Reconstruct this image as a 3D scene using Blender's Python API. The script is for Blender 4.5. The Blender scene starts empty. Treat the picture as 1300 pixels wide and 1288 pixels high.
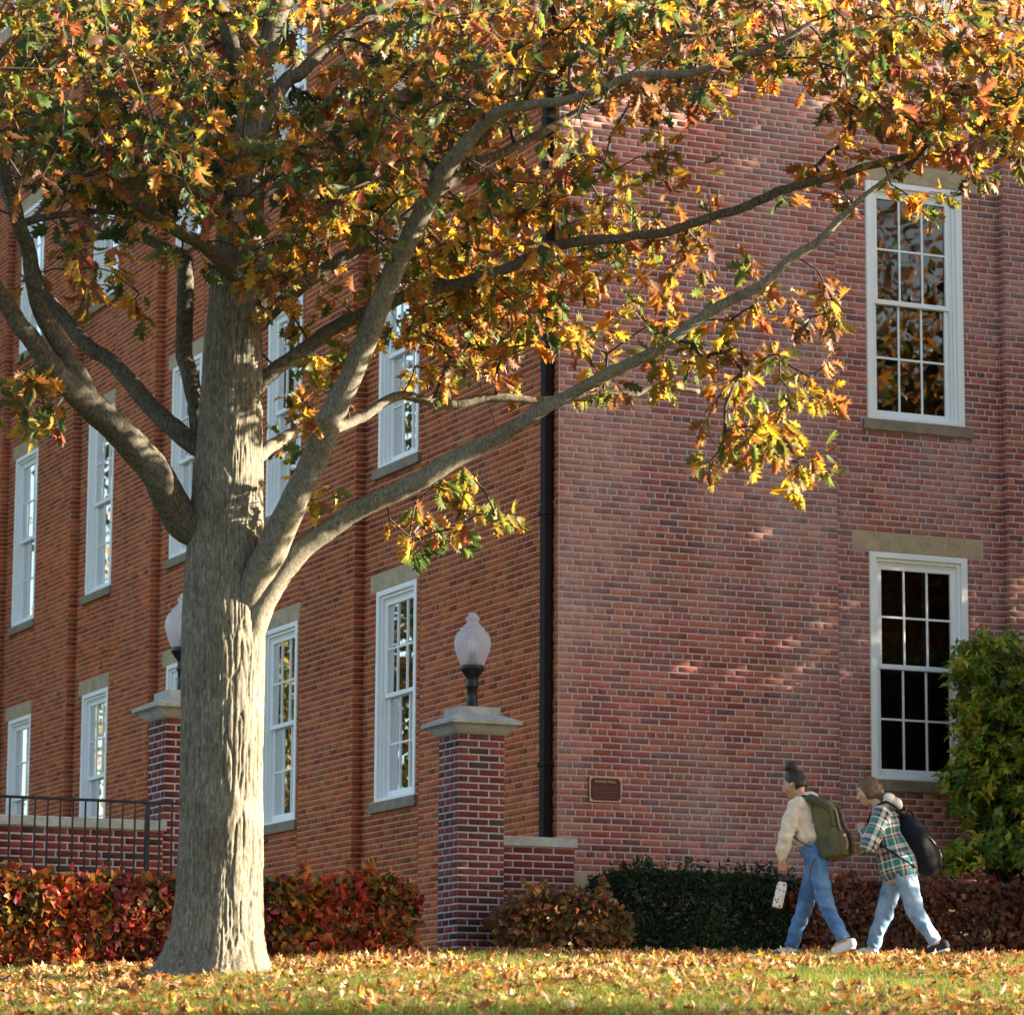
import bpy, math, random
import numpy as np
from mathutils import Matrix, Vector

rng = np.random.default_rng(7)
random.seed(7)
SC = bpy.context.scene
COL = SC.collection

# ------------------------------------------------------------------ camera
F_PX, PW, PH = 4535.68, 1300.0, 1288.0
PITCH, ROLL, TH = math.radians(9.74451), math.radians(.31575), math.radians(24.04257)
ZC = -1.53                                   # camera height; 0 = ground in front of the building
fw = np.array([0, math.cos(PITCH), math.sin(PITCH)])
up0 = np.array([0, -math.sin(PITCH), math.cos(PITCH)])
rt0 = np.array([1., 0, 0])
rt = rt0 * math.cos(ROLL) + up0 * math.sin(ROLL)
up = -rt0 * math.sin(ROLL) + up0 * math.cos(ROLL)
CAM = np.array([0, 0, ZC])
cam = bpy.data.cameras.new('camera')
cam_o = bpy.data.objects.new('camera', cam)
COL.objects.link(cam_o)
M = Matrix(((rt[0], up[0], -fw[0], 0), (rt[1], up[1], -fw[1], 0), (rt[2], up[2], -fw[2], ZC), (0, 0, 0, 1)))
cam_o.matrix_world = M
cam.sensor_fit = 'HORIZONTAL'
cam.sensor_width = 36
cam.lens = F_PX / PW * 36
cam.clip_end = 3000
cam.dof.use_dof = True
cam.dof.focus_distance = 31.0
cam.dof.aperture_fstop = 4.0
SC.camera = cam_o

# ------------------------------------------------------------------ sky, sun, exposure
SUN_AZ, SUN_EL = math.radians(3.0), math.radians(14)     # azimuth counted from +X towards +Y
W = bpy.data.worlds.new('World')
SC.world = W
W.use_nodes = True
wn = W.node_tree.nodes
wn.clear()
sky = wn.new('ShaderNodeTexSky')
sky.sky_type = 'NISHITA'
sky.sun_disc = False
sky.sun_elevation = SUN_EL
sky.sun_rotation = math.pi / 2 - SUN_AZ
sky.dust_density = 1.6
bg = wn.new('ShaderNodeBackground')
bg.inputs[1].default_value = 0.057
wo = wn.new('ShaderNodeOutputWorld')
W.node_tree.links.new(sky.outputs[0], bg.inputs[0])
W.node_tree.links.new(bg.outputs[0], wo.inputs[0])
sl = bpy.data.lights.new('sun', 'SUN')
sl.energy = 5.0
sl.angle = math.radians(.53)
sl.color = (1.0, .86, .66)
so = bpy.data.objects.new('sun', sl)
COL.objects.link(so)
sdir = Vector((math.cos(SUN_AZ) * math.cos(SUN_EL), math.sin(SUN_AZ) * math.cos(SUN_EL), math.sin(SUN_EL)))
so.rotation_euler = sdir.to_track_quat('Z', 'Y').to_euler()
so.location = (30, 45, 30)
SC.view_settings.view_transform = 'Standard'
SC.view_settings.look = 'None'
SC.view_settings.exposure = 2.78
SC.view_settings.gamma = 1

# ------------------------------------------------------------------ helpers
RD = np.array([math.cos(TH), math.sin(TH), 0])            # direction along the gabled right wall
LD = np.array([-math.sin(TH), math.cos(TH), 0])           # direction along the long left wall

def ray(x, y):
    return fw + rt * (x - 650) / F_PX - up * (y - 644) / F_PX
def at(x, y, Y):
    d = ray(x, y)
    return CAM + d * Y / d[1]
def on_plane(x, y, P, n):
    d = ray(x, y)
    return CAM + d * (np.dot(P - CAM, n) / np.dot(d, n))

def ground_z(X, Y):
    X = np.asarray(X, float); Y = np.asarray(Y, float)
    w = .35
    t = np.clip((31.1 - Y) / w, -40, 60)
    z = -.095 * w * np.log1p(np.exp(t))
    z = np.where((31.1 - Y) / w > 30, -.095 * (31.1 - Y), z)
    tilt = np.clip(-1.0 - X, 0, 6) * .04 * np.clip((34 - Y) / 3, 0, 1)
    return z - tilt - .10 * np.clip((Y - 24.5) / 5.5, 0, 1)

def tag(o, label=None, cat=None, group=None, kind=None):
    if label: o['label'] = label
    if cat: o['category'] = cat
    if group: o['group'] = group
    if kind: o['kind'] = kind
    return o
def empty(name, loc, rz=0.0):
    o = bpy.data.objects.new(name, None)
    COL.objects.link(o)
    o.location = loc
    o.rotation_euler = (0, 0, rz)
    o.empty_display_size = .1
    return o
def mesh_data(name, v, f, mat=None, smooth=False, col=None):
    me = bpy.data.meshes.new(name)
    v = np.asarray(v, dtype=np.float32).reshape(-1, 3)
    if isinstance(f, np.ndarray):
        n, k = f.shape
        me.vertices.add(len(v)); me.vertices.foreach_set('co', v.ravel())
        me.loops.add(n * k); me.loops.foreach_set('vertex_index', f.astype(np.int32).ravel())
        me.polygons.add(n)
        me.polygons.foreach_set('loop_start', np.arange(0, n * k, k, dtype=np.int32))
        try:
            me.polygons.foreach_set('loop_total', np.full(n, k, dtype=np.int32))
        except Exception:
            pass
        me.update(calc_edges=True)
    else:
        me.from_pydata([tuple(map(float, p)) for p in v], [], f)
        me.update()
    if smooth:
        me.polygons.foreach_set('use_smooth', np.ones(len(me.polygons), dtype=bool))
    if col is not None:
        a = me.attributes.new('col', 'FLOAT_COLOR', 'POINT')
        c = np.ones((len(v), 4), dtype=np.float32)
        c[:, :3] = col
        a.data.foreach_set('color', c.ravel())
    if mat: me.materials.append(mat)
    me.validate()
    return me
def obj(name, me, parent=None, loc=None, rot=None):
    o = bpy.data.objects.new(name, me)
    COL.objects.link(o)
    if parent: o.parent = parent
    if loc is not None: o.location = loc
    if rot is not None: o.rotation_euler = rot
    return o
def mobj(name, v, f, mat, parent=None, smooth=False, col=None, loc=None):
    return obj(name, mesh_data(name, v, f, mat, smooth, col), parent, loc)

class MB:
    """collects boxes, tubes and lathes into one mesh"""
    def __init__(s): s.v = []; s.f = []; s.n = 0
    def add(s, v, f):
        s.v.append(np.asarray(v, float)); s.f += [tuple(int(i) + s.n for i in q) for q in f]; s.n += len(v)
    def box(s, x0, x1, y0, y1, z0, z1, b=0.0):
        if b <= 0:
            v = [(x, y, z) for x in (x0, x1) for y in (y0, y1) for z in (z0, z1)]
            s.add(v, [(0, 1, 3, 2), (4, 6, 7, 5), (0, 4, 5, 1), (2, 3, 7, 6), (0, 2, 6, 4), (1, 5, 7, 3)])
        else:
            v = []; idx = {}
            for i, x in enumerate((x0, x1)):
                for j, y in enumerate((y0, y1)):
                    for k, z in enumerate((z0, z1)):
                        sx, sy, sz = (b if i == 0 else -b), (b if j == 0 else -b), (b if k == 0 else -b)
                        idx[i, j, k, 0] = len(v); v.append((x, y + sy, z + sz))
                        idx[i, j, k, 1] = len(v); v.append((x + sx, y, z + sz))
                        idx[i, j, k, 2] = len(v); v.append((x + sx, y + sy, z))
            f = []
            for i in (0, 1):
                f.append(tuple(idx[i, a, c, 0] for a, c in ((0, 0), (1, 0), (1, 1), (0, 1))))
                f.append(tuple(idx[a, i, c, 1] for a, c in ((0, 0), (1, 0), (1, 1), (0, 1))))
                f.append(tuple(idx[a, c, i, 2] for a, c in ((0, 0), (1, 0), (1, 1), (0, 1))))
            for i in (0, 1):
                for j in (0, 1):
                    f.append((idx[i, j, 0, 0], idx[i, j, 1, 0], idx[i, j, 1, 1], idx[i, j, 0, 1]))
                    f.append((idx[i, 0, j, 0], idx[i, 1, j, 0], idx[i, 1, j, 2], idx[i, 0, j, 2]))
                    f.append((idx[0, i, j, 1], idx[1, i, j, 1], idx[1, i, j, 2], idx[0, i, j, 2]))
                    for k in (0, 1):
                        f.append((idx[i, j, k, 0], idx[i, j, k, 1], idx[i, j, k, 2]))
            s.add(v, f)
        return s
    def tube(s, path, rad, seg=8, cap=True):
        v, f = sweep(np.asarray(path, float), rad, seg, cap); s.add(v, f); return s
    def lathe(s, prof, seg=24, c=(0, 0)):
        v = []; f = []
        for r, z in prof:
            for i in range(seg):
                a = 2 * math.pi * i / seg
                v.append((c[0] + r * math.cos(a), c[1] + r * math.sin(a), z))
        for k in range(len(prof) - 1):
            for i in range(seg):
                j = (i + 1) % seg
                f.append((k * seg + i, k * seg + j, (k + 1) * seg + j, (k + 1) * seg + i))
        s.add(v, f); return s
    def data(s, name, mat, smooth=False, col=None):
        return mesh_data(name, np.concatenate(s.v), s.f, mat, smooth, col)
    def build(s, name, mat, parent=None, smooth=False, loc=None, col=None):
        return obj(name, s.data(name, mat, smooth, col), parent, loc)

def sweep(path, rad, seg=8, cap=True):
    n = len(path)
    rad = np.broadcast_to(np.asarray(rad, float), (n,))
    t = np.gradient(path, axis=0)
    t /= np.linalg.norm(t, axis=1)[:, None] + 1e-12
    a = np.array([0, 0, 1.]) if abs(t[0][2]) < .9 else np.array([1., 0, 0])
    u = np.cross(t[0], a); u /= np.linalg.norm(u)
    ang = np.arange(seg) * 2 * math.pi / seg
    v = np.zeros((n, seg, 3))
    for i in range(n):
        u = u - t[i] * np.dot(u, t[i]); u /= np.linalg.norm(u) + 1e-12
        w = np.cross(t[i], u)
        v[i] = path[i] + rad[i] * (np.cos(ang)[:, None] * u + np.sin(ang)[:, None] * w)
    f = []
    for i in range(n - 1):
        b = i * seg
        for j in range(seg):
            k = (j + 1) % seg
            f.append((b + j, b + k, b + seg + k, b + seg + j))
    v = v.reshape(-1, 3)
    if cap:
        f.append(tuple(range(seg))[::-1]); f.append(tuple(range((n - 1) * seg, n * seg)))
    return v, f

def smooth_path(pts, n_per=6):
    P = np.asarray(pts, float)
    Q = np.vstack([2 * P[0] - P[1], P, 2 * P[-1] - P[-2]])
    out = []
    for i in range(1, len(Q) - 2):
        p0, p1, p2, p3 = Q[i - 1], Q[i], Q[i + 1], Q[i + 2]
        for k in range(n_per):
            t = k / n_per
            out.append(.5 * (2 * p1 + (p2 - p0) * t + (2 * p0 - 5 * p1 + 4 * p2 - p3) * t * t + (3 * p1 - p0 - 3 * p2 + p3) * t ** 3))
    out.append(P[-1])
    return np.array(out)

# ------------------------------------------------------------------ materials
def mat(name):
    m = bpy.data.materials.new(name); m.use_nodes = True
    nt = m.node_tree; p = nt.nodes['Principled BSDF']
    return m, nt, p
def nd(nt, t, **kw):
    n = nt.nodes.new(t)
    for k, v in kw.items():
        if k in n.inputs: n.inputs[k].default_value = v
        else: setattr(n, k, v)
    return n
def ramp(nt, fac, stops, interp='LINEAR'):
    r = nt.nodes.new('ShaderNodeValToRGB')
    r.color_ramp.interpolation = interp
    el = r.color_ramp.elements
    el[0].position, el[0].color = stops[0][0], (*stops[0][1], 1)
    el[1].position, el[1].color = stops[-1][0], (*stops[-1][1], 1)
    for p, c in stops[1:-1]:
        e = el.new(p); e.color = (*c, 1)
    nt.links.new(fac, r.inputs[0])
    return r
def noise(nt, scale, detail=4, rough=.55, vec=None, dist=0.0):
    n = nt.nodes.new('ShaderNodeTexNoise')
    n.inputs['Scale'].default_value = scale; n.inputs['Detail'].default_value = detail
    n.inputs['Roughness'].default_value = rough; n.inputs['Distortion'].default_value = dist
    if vec is not None: nt.links.new(vec, n.inputs['Vector'])
    return n
def mixc(nt, a, b, fac, mode='MIX'):
    m = nt.nodes.new('ShaderNodeMix'); m.data_type = 'RGBA'; m.blend_type = mode
    for s, x in ((6, a), (7, b), (0, fac)):
        if hasattr(x, 'is_output'): nt.links.new(x, m.inputs[s])
        elif s == 0: m.inputs[0].default_value = x
        else: m.inputs[s].default_value = (*x, 1)
    return m.outputs[2]
def bump(nt, p, h, strength=.3, dist=.01):
    b = nt.nodes.new('ShaderNodeBump'); b.inputs['Strength'].default_value = strength
    b.inputs['Distance'].default_value = dist
    nt.links.new(h, b.inputs['Height']); nt.links.new(b.outputs[0], p.inputs['Normal'])
def geo_pos(nt):
    return nt.nodes.new('ShaderNodeNewGeometry').outputs['Position']
def obj_co(nt):
    return nt.nodes.new('ShaderNodeTexCoord').outputs['Object']
def stretch(nt, vec, s):
    m = nt.nodes.new('ShaderNodeMapping'); m.inputs['Scale'].default_value = s
    nt.links.new(vec, m.inputs['Vector']); return m.outputs[0]
def simple(name, c, rough=.6, metal=0., var=.12, scale=20., bmp=0., spec=.4, pos=True):
    m, nt, p = mat(name)
    vec = geo_pos(nt) if pos else obj_co(nt)
    n = noise(nt, scale, 5, .6, vec)
    c = np.array(c)
    r = ramp(nt, n.outputs[0], [(.3, tuple(c * (1 - var))), (.7, tuple(np.minimum(c * (1 + var), 1)))])
    nt.links.new(r.outputs[0], p.inputs['Base Color'])
    p.inputs['Roughness'].default_value = rough; p.inputs['Metallic'].default_value = metal
    p.inputs['Specular IOR Level'].default_value = spec
    if bmp: bump(nt, p, n.outputs[0], bmp, .01)
    return m

def brick_material(name, bloom, bloom_col=(.50, .40, .38)):
    m, nt, p = mat(name)
    at_ = nt.nodes.new('ShaderNodeAttribute'); at_.attribute_name = 'col'
    g = geo_pos(nt)
    n1 = noise(nt, 55, 4, .65, g)
    n2 = noise(nt, .9, 4, .6, stretch(nt, g, (1, 1, .55)))
    n3 = noise(nt, 9, 3, .6, g)
    n4 = noise(nt, .33, 3, .55, g)
    c1 = mixc(nt, at_.outputs[0], ramp(nt, n1.outputs[0], [(.3, (.55, .5, .5)), (.7, (1.35, 1.3, 1.28))]).outputs[0], .55, 'MULTIPLY')
    c1 = mixc(nt, c1, ramp(nt, n4.outputs[0], [(.35, (.8, .78, .78)), (.65, (1.15, 1.12, 1.1))]).outputs[0], .8, 'MULTIPLY')
    n5 = noise(nt, 1.5, 5, .65, stretch(nt, g, (1, 1, .16)))
    c1 = mixc(nt, c1, ramp(nt, n5.outputs[0], [(.32, (.62, .6, .6)), (.5, (1, 1, 1))]).outputs[0], .75, 'MULTIPLY')
    mm = nt.nodes.new('ShaderNodeMath'); mm.operation = 'MULTIPLY'
    r2 = ramp(nt, n2.outputs[0], [(.42, (0, 0, 0)), (.72, (1, 1, 1))])
    r3 = ramp(nt, n3.outputs[0], [(.3, (.35, .35, .35)), (.7, (1, 1, 1))])
    nt.links.new(r2.outputs[0], mm.inputs[0]); nt.links.new(r3.outputs[0], mm.inputs[1])
    mm2 = nt.nodes.new('ShaderNodeMath'); mm2.operation = 'MULTIPLY'; mm2.inputs[1].default_value = bloom
    nt.links.new(mm.outputs[0], mm2.inputs[0])
    c2 = mixc(nt, c1, bloom_col, mm2.outputs[0])
    nt.links.new(c2, p.inputs['Base Color'])
    p.inputs['Roughness'].default_value = .95; p.inputs['Specular IOR Level'].default_value = .04
    bump(nt, p, n1.outputs[0], .35, .004)
    return m
M_BRICK = brick_material('brick_weathered', .66, (.60, .43, .39))
M_BRICK_BOUNCE = brick_material('brick_bounce_tint', .18, (.42, .25, .19))  # left wall: warm bounced light put into the brick colour
M_BRICK_NEW = brick_material('brick_pillar', .12, (.55, .5, .5))
M_MORTAR = simple('mortar_pale', (.52, .42, .38), .95, 0, .2, 30, .3, .04)
M_MORTAR_BOUNCE = simple('mortar_bounce_tint', (.48, .29, .18), .95, 0, .2, 30, .3, .04)  # mortar tinted with the same bounced warmth
M_MORTAR_GREY = simple('mortar_grey', (.40, .385, .38), .95, 0, .15, 30, .3)
def stone_material(name, c, c2):
    m, nt, p = mat(name)
    g = geo_pos(nt)
    n = noise(nt, 6, 6, .65, g); n2 = noise(nt, 60, 4, .6, g)
    r = ramp(nt, n.outputs[0], [(.3, c2), (.55, c), (.75, tuple(np.array(c) * 1.18))])
    cc = mixc(nt, r.outputs[0], ramp(nt, n2.outputs[0], [(.3, (.75, .75, .75)), (.7, (1.15, 1.15, 1.15))]).outputs[0], .7, 'MULTIPLY')
    nt.links.new(cc, p.inputs['Base Color']); p.inputs['Roughness'].default_value = .9
    bump(nt, p, n2.outputs[0], .3, .006)
    return m
M_STONE = stone_material('sandstone', (.46, .35, .22), (.34, .25, .15))
M_SILL = stone_material('sill_stone', (.27, .21, .15), (.18, .14, .10))
M_CAP = stone_material('limestone', (.42, .42, .40), (.26, .27, .24))
M_WHITE = simple('white_paint', (.86, .86, .85), .45, 0, .03, 8, 0)
M_BLACK = simple('black_paint', (.012, .012, .014), .4, 0, .3, 30, .1)
M_RAIL = simple('dark_iron_paint', (.006, .008, .015), .6, 0, .3, 30, .1)
M_PIPE = simple('brown_painted_metal', (.014, .009, .007), .7, .0, .25, 8, .1, .15)
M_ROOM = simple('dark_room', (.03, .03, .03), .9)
M_SLATE = simple('slate', (.07, .07, .08), .7)
M_CURTAIN = simple('grey_blind', (.15, .155, .17), .85, 0, .06, 5)
M_BRONZE = simple('bronze_field', (.075, .022, .018), .5, .3, .2, 40, .1)
M_BRONZE_L = simple('bronze_raised', (.55, .32, .22), .4, .5, .1, 40)
def glass_material():
    m, nt, p = mat('window_glass')
    nt.nodes.remove(p)
    out = nt.nodes['Material Output']
    tr = nd(nt, 'ShaderNodeBsdfTransparent'); tr.inputs[0].default_value = (.75, .78, .78, 1)
    gl = nd(nt, 'ShaderNodeBsdfGlossy'); gl.inputs['Roughness'].default_value = .012
    n = noise(nt, 1.6, 2, .5, geo_pos(nt))
    b = nt.nodes.new('ShaderNodeBump'); b.inputs['Strength'].default_value = .03; b.inputs['Distance'].default_value = .04
    nt.links.new(n.outputs[0], b.inputs['Height']); nt.links.new(b.outputs[0], gl.inputs['Normal'])
    fr = nd(nt, 'ShaderNodeFresnel'); fr.inputs[0].default_value = 1.75
    mx = nd(nt, 'ShaderNodeMixShader')
    nt.links.new(fr.outputs[0], mx.inputs[0]); nt.links.new(tr.outputs[0], mx.inputs[1]); nt.links.new(gl.outputs[0], mx.inputs[2])
    nt.links.new(mx.outputs[0], out.inputs[0])
    return m
M_GLASS = glass_material()
def globe_material():
    m, nt, p = mat('frosted_globe')
    out = nt.nodes['Material Output']
    p.inputs['Base Color'].default_value = (.9, .9, .97, 1); p.inputs['Roughness'].default_value = .25
    tl = nd(nt, 'ShaderNodeBsdfTranslucent'); tl.inputs[0].default_value = (.78, .79, .86, 1)
    tr = nd(nt, 'ShaderNodeBsdfTransparent'); tr.inputs[0].default_value = (.92, .92, .95, 1)
    m1 = nd(nt, 'ShaderNodeMixShader'); m1.inputs[0].default_value = .45
    m2 = nd(nt, 'ShaderNodeMixShader'); m2.inputs[0].default_value = .52
    nt.links.new(p.outputs[0], m1.inputs[1]); nt.links.new(tl.outputs[0], m1.inputs[2])
    nt.links.new(m1.outputs[0], m2.inputs[1]); nt.links.new(tr.outputs[0], m2.inputs[2])
    wv = nd(nt, 'ShaderNodeTexVoronoi'); wv.inputs['Scale'].default_value = 55
    nt.links.new(obj_co(nt), wv.inputs['Vector']); bump(nt, p, wv.outputs[0], .5, .004)
    nt.links.new(m2.outputs[0], out.inputs[0])
    return m
M_GLOBE = globe_material()
def leaf_material(name, trans=.45, rough=.45, tboost=1.5):
    m, nt, p = mat(name)
    out = nt.nodes['Material Output']
    a = nt.nodes.new('ShaderNodeAttribute'); a.attribute_name = 'col'
    g = geo_pos(nt)
    n = noise(nt, 28, 3, .6, g)
    c = mixc(nt, a.outputs[0], ramp(nt, n.outputs[0], [(.3, (.6, .55, .55)), (.7, (1.3, 1.3, 1.2))]).outputs[0], .7, 'MULTIPLY')
    nt.links.new(c, p.inputs['Base Color'])
    p.inputs['Roughness'].default_value = rough; p.inputs['Specular IOR Level'].default_value = .3
    tl = nd(nt, 'ShaderNodeBsdfTranslucent')
    cb = mixc(nt, c, (tboost, tboost * .95, tboost * .7), 1.0, 'MULTIPLY')
    nt.links.new(cb, tl.inputs[0])
    mx = nd(nt, 'ShaderNodeMixShader'); mx.inputs[0].default_value = trans
    nt.links.new(p.outputs[0], mx.inputs[1]); nt.links.new(tl.outputs[0], mx.inputs[2])
    nt.links.new(mx.outputs[0], out.inputs[0])
    return m
M_LEAF = leaf_material('oak_leaf', .5, .5, 1.4)
M_HLEAF = leaf_material('hedge_leaf', .35, .42, 1.4)
M_LITTER = leaf_material('dry_leaf', .25, .6, 1.3)
M_GRASSB = leaf_material('grass_blade', .45, .5, 1.5)
def bark_material(name, dark, mid, light, zs=.22):
    m, nt, p = mat(name)
    g = geo_pos(nt)
    s = stretch(nt, g, (1, 1, zs))
    n1 = noise(nt, 62, 6, .7, s, .8); n2 = noise(nt, 2.2, 4, .6, g); n3 = noise(nt, 34, 4, .65, g)
    r = ramp(nt, n1.outputs[0], [(.3, dark), (.5, mid), (.72, light)])
    c = mixc(nt, r.outputs[0], ramp(nt, n2.outputs[0], [(.35, (.75, .72, .66)), (.65, (1.2, 1.2, 1.15))]).outputs[0], .8, 'MULTIPLY')
    li = ramp(nt, n3.outputs[0], [(.58, (0, 0, 0)), (.7, (1, 1, 1))])
    c = mixc(nt, c, (.20, .21, .19), mixc(nt, (0, 0, 0), li.outputs[0], .35))
    nt.links.new(c, p.inputs['Base Color']); p.inputs['Roughness'].default_value = .92
    p.inputs['Specular IOR Level'].default_value = .05
    bump(nt, p, n1.outputs[0], .5, .010)
    return m
M_BARK = bark_material('oak_bark', (.05, .043, .033), (.155, .138, .11), (.32, .295, .245), .22)
M_LIMB = bark_material('limb_bark', (.032, .028, .022), (.09, .08, .064), (.21, .19, .155), .4)
M_LIMB_PALE = bark_material('pale_sunlit_bark', (.06, .053, .043), (.165, .15, .122), (.30, .275, .23), .4)  # pale bark, lightened so the right limbs look sunlit
M_TWIG = simple('twig_bark', (.045, .032, .024), .85, 0, .3, 15)
def ground_material():
    m, nt, p = mat('lawn_soil')
    g = geo_pos(nt)
    n = noise(nt, .35, 5, .6, g); n2 = noise(nt, 18, 6, .7, g); n3 = noise(nt, 90, 3, .7, g)
    r = ramp(nt, n2.outputs[0], [(.3, (.045, .06, .016)), (.52, (.075, .085, .022)), (.7, (.12, .085, .035))])
    c = mixc(nt, r.outputs[0], ramp(nt, n.outputs[0], [(.35, (.75, .8, .75)), (.65, (1.2, 1.15, 1.1))]).outputs[0], .7, 'MULTIPLY')
    nt.links.new(c, p.inputs['Base Color']); p.inputs['Roughness'].default_value = .95
    bump(nt, p, n3.outputs[0], .8, .03)
    return m
M_GROUND = ground_material()

# ------------------------------------------------------------------ ground
gx = np.concatenate([[-1500, -500, -150, -60, -30, -15], np.linspace(-9, 9, 55), [12, 16, 22, 30, 60, 150, 500, 1500]])
gy = np.concatenate([[-1500, -400, -100, -30, -8, 0, 6, 12, 16], np.linspace(18, 37, 96), [40, 45, 55, 80, 150, 500, 1600]])
GX, GY = np.meshgrid(gx, gy)
GZ = ground_z(GX, np.maximum(GY, -6))
GZ += .012 * np.sin(GX * 2.1 + GY * 1.3) * np.sin(GY * 2.7 - GX) * ((GY > 15) & (GY < 33))
nx = len(gx)
idx = np.arange(GX.size).reshape(GX.shape)
gf = np.stack([idx[:-1, :-1], idx[:-1, 1:], idx[1:, 1:], idx[1:, :-1]], -1).reshape(-1, 4)
lawn = mobj('lawn', np.stack([GX, GY, GZ], -1).reshape(-1, 3), gf, M_GROUND, smooth=True)
tag(lawn, 'grassy lawn sloping up to the brick building under scattered autumn leaves', 'lawn', kind='structure')

# ------------------------------------------------------------------ brick work
CH = .06695                                   # course height
ZG = 1.8135                                   # course grid origin
BL, HL, JT = .2135, .10675, .0125
def brick_cols(n, pal, r=rng):
    pal = np.array(pal)
    k = r.integers(0, len(pal), n)
    c = pal[k] * r.uniform(.78, 1.2, (n, 1)) * r.uniform(.94, 1.06, (n, 3))
    return c
PAL_R = [tuple(np.array(c) * 1.32) for c in ((.33, .105, .08), (.30, .09, .073), (.35, .12, .085), (.28, .08, .068), (.23, .075, .072), (.32, .105, .085), (.37, .13, .085), (.19, .08, .08))]
PAL_L_BOUNCE = [tuple(np.array(c) * .88) for c in ((.54, .12, .047), (.48, .115, .044), (.53, .15, .052), (.43, .10, .043), (.34, .08, .043), (.50, .135, .052))]  # orange cast of bounced light mixed into the left wall bricks
PAL_P = [(.20, .05, .045), (.22, .055, .048), (.18, .045, .04), (.19, .05, .05), (.24, .06, .05), (.09, .045, .045)]

def course_bricks(u0, u1, z0, z1, openings, zg=ZG, head=6, phase=0.):
    """list of (ua, ub, za, zb) joints taken off"""
    out = []
    k0 = int(round((z0 - zg) / CH)); k1 = int(round((z1 - zg) / CH))
    for k in range(k0, k1):
        za, zb = zg + k * CH, zg + (k + 1) * CH
        zm = (za + zb) / 2
        iv = [(u0, u1)]
        for (a, b, c, d) in openings:
            if c < zm < d:
                nv = []
                for (p, q) in iv:
                    if b <= p or a >= q: nv.append((p, q)); continue
                    if a > p: nv.append((p, a))
                    if b < q: nv.append((b, q))
                iv = nv
        hd = head and (k % head == 0)
        L_ = HL if hd else BL
        off = phase + ((HL / 2) if hd else (0 if k % 2 else BL / 2)) + .012 * math.sin(k * 2.3)
        for (p, q) in iv:
            if q - p < .02: continue
            i0 = math.floor((p - off) / L_); cuts = [p]
            x = off + (i0 + 1) * L_
            while x < q - 1e-6:
                if x - cuts[-1] > .04 and q - x > .04: cuts.append(x)
                x += L_
            cuts.append(q)
            for a, b in zip(cuts[:-1], cuts[1:]):
                out.append((a + JT / 2, b - JT / 2, za + JT / 2, zb - JT / 2))
    return out

def brick_mesh(rects, d0, proud, to3, cols, flip=False, r=rng):
    R_ = np.array(rects); n = len(R_)
    a, b, c, d = R_.T
    ch = .002
    j = r.uniform(-.0012, .0012, (n, 4))
    pr = d0 + proud + r.normal(0, .0006, n)
    def q(u0, u1, z0, z1, dd): return [(u0, z0, dd), (u1, z0, dd), (u1, z1, dd), (u0, z1, dd)]
    ring0 = q(a + j[:, 0], b + j[:, 1], c + j[:, 2], d + j[:, 3], np.full(n, d0 - .004))
    ring2 = q(a + ch + j[:, 0], b - ch + j[:, 1], c + ch + j[:, 2], d - ch + j[:, 3], pr)
    V = np.stack([np.stack(to3(*p), -1) for p in ring0 + ring2], 1)      # n,8,3
    fc = np.array([(4, 5, 6, 7)] + [(i, (i + 1) % 4, 4 + (i + 1) % 4, 4 + i) for i in range(4)])
    if flip: fc = fc[:, ::-1]
    Fs = (fc[None] + (np.arange(n) * 8)[:, None, None]).reshape(-1, 4)
    return V.reshape(-1, 3), Fs, np.repeat(cols, 8, axis=0)

def panel(mb, u0, u1, z0, z1, ops, d, to3):
    us = sorted({u0, u1, *[o[0] for o in ops], *[o[1] for o in ops]}); us = [u for u in us if u0 <= u <= u1]
    zs = sorted({z0, z1, *[o[2] for o in ops], *[o[3] for o in ops]}); zs = [z for z in zs if z0 <= z <= z1]
    for a, b in zip(us[:-1], us[1:]):
        for c, e in zip(zs[:-1], zs[1:]):
            um, zm = (a + b) / 2, (c + e) / 2
            if any(o[0] < um < o[1] and o[2] < zm < o[3] for o in ops): continue
            mb.add([to3(a, c, d), to3(b, c, d), to3(b, e, d), to3(a, e, d)], [(0, 1, 2, 3)])

# ------------------------------------------------------------------ building
ORG = np.array([.5226, 35.0, 0.0])
bld = empty('brick_building', tuple(ORG), TH)
tag(bld, 'three storey red brick college building with white sash windows and stone lintels', 'building')
to_r = lambda u, z, d: (u, -d, z)
to_l = lambda u, z, d: (-d, u, z)
PD = .12                                       # projection of the piers
ZF = ZG - 14 * CH                              # top of the stone base
ZT = ZG + 184 * CH                             # eaves
FW = 1.167
FLOORS = [(1.935, ZG + 37 * CH - .003), (5.684, ZG + 96 * CH - .003), (9.836, ZG + 153 * CH - .003)]
SILLB = [ZG, ZG + 56 * CH, ZG + 118 * CH]
LINT = [(ZG + 37 * CH, ZG + 40 * CH), (ZG + 96 * CH, ZG + 99 * CH), (ZG + 153 * CH, ZG + 156 * CH)]

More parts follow.
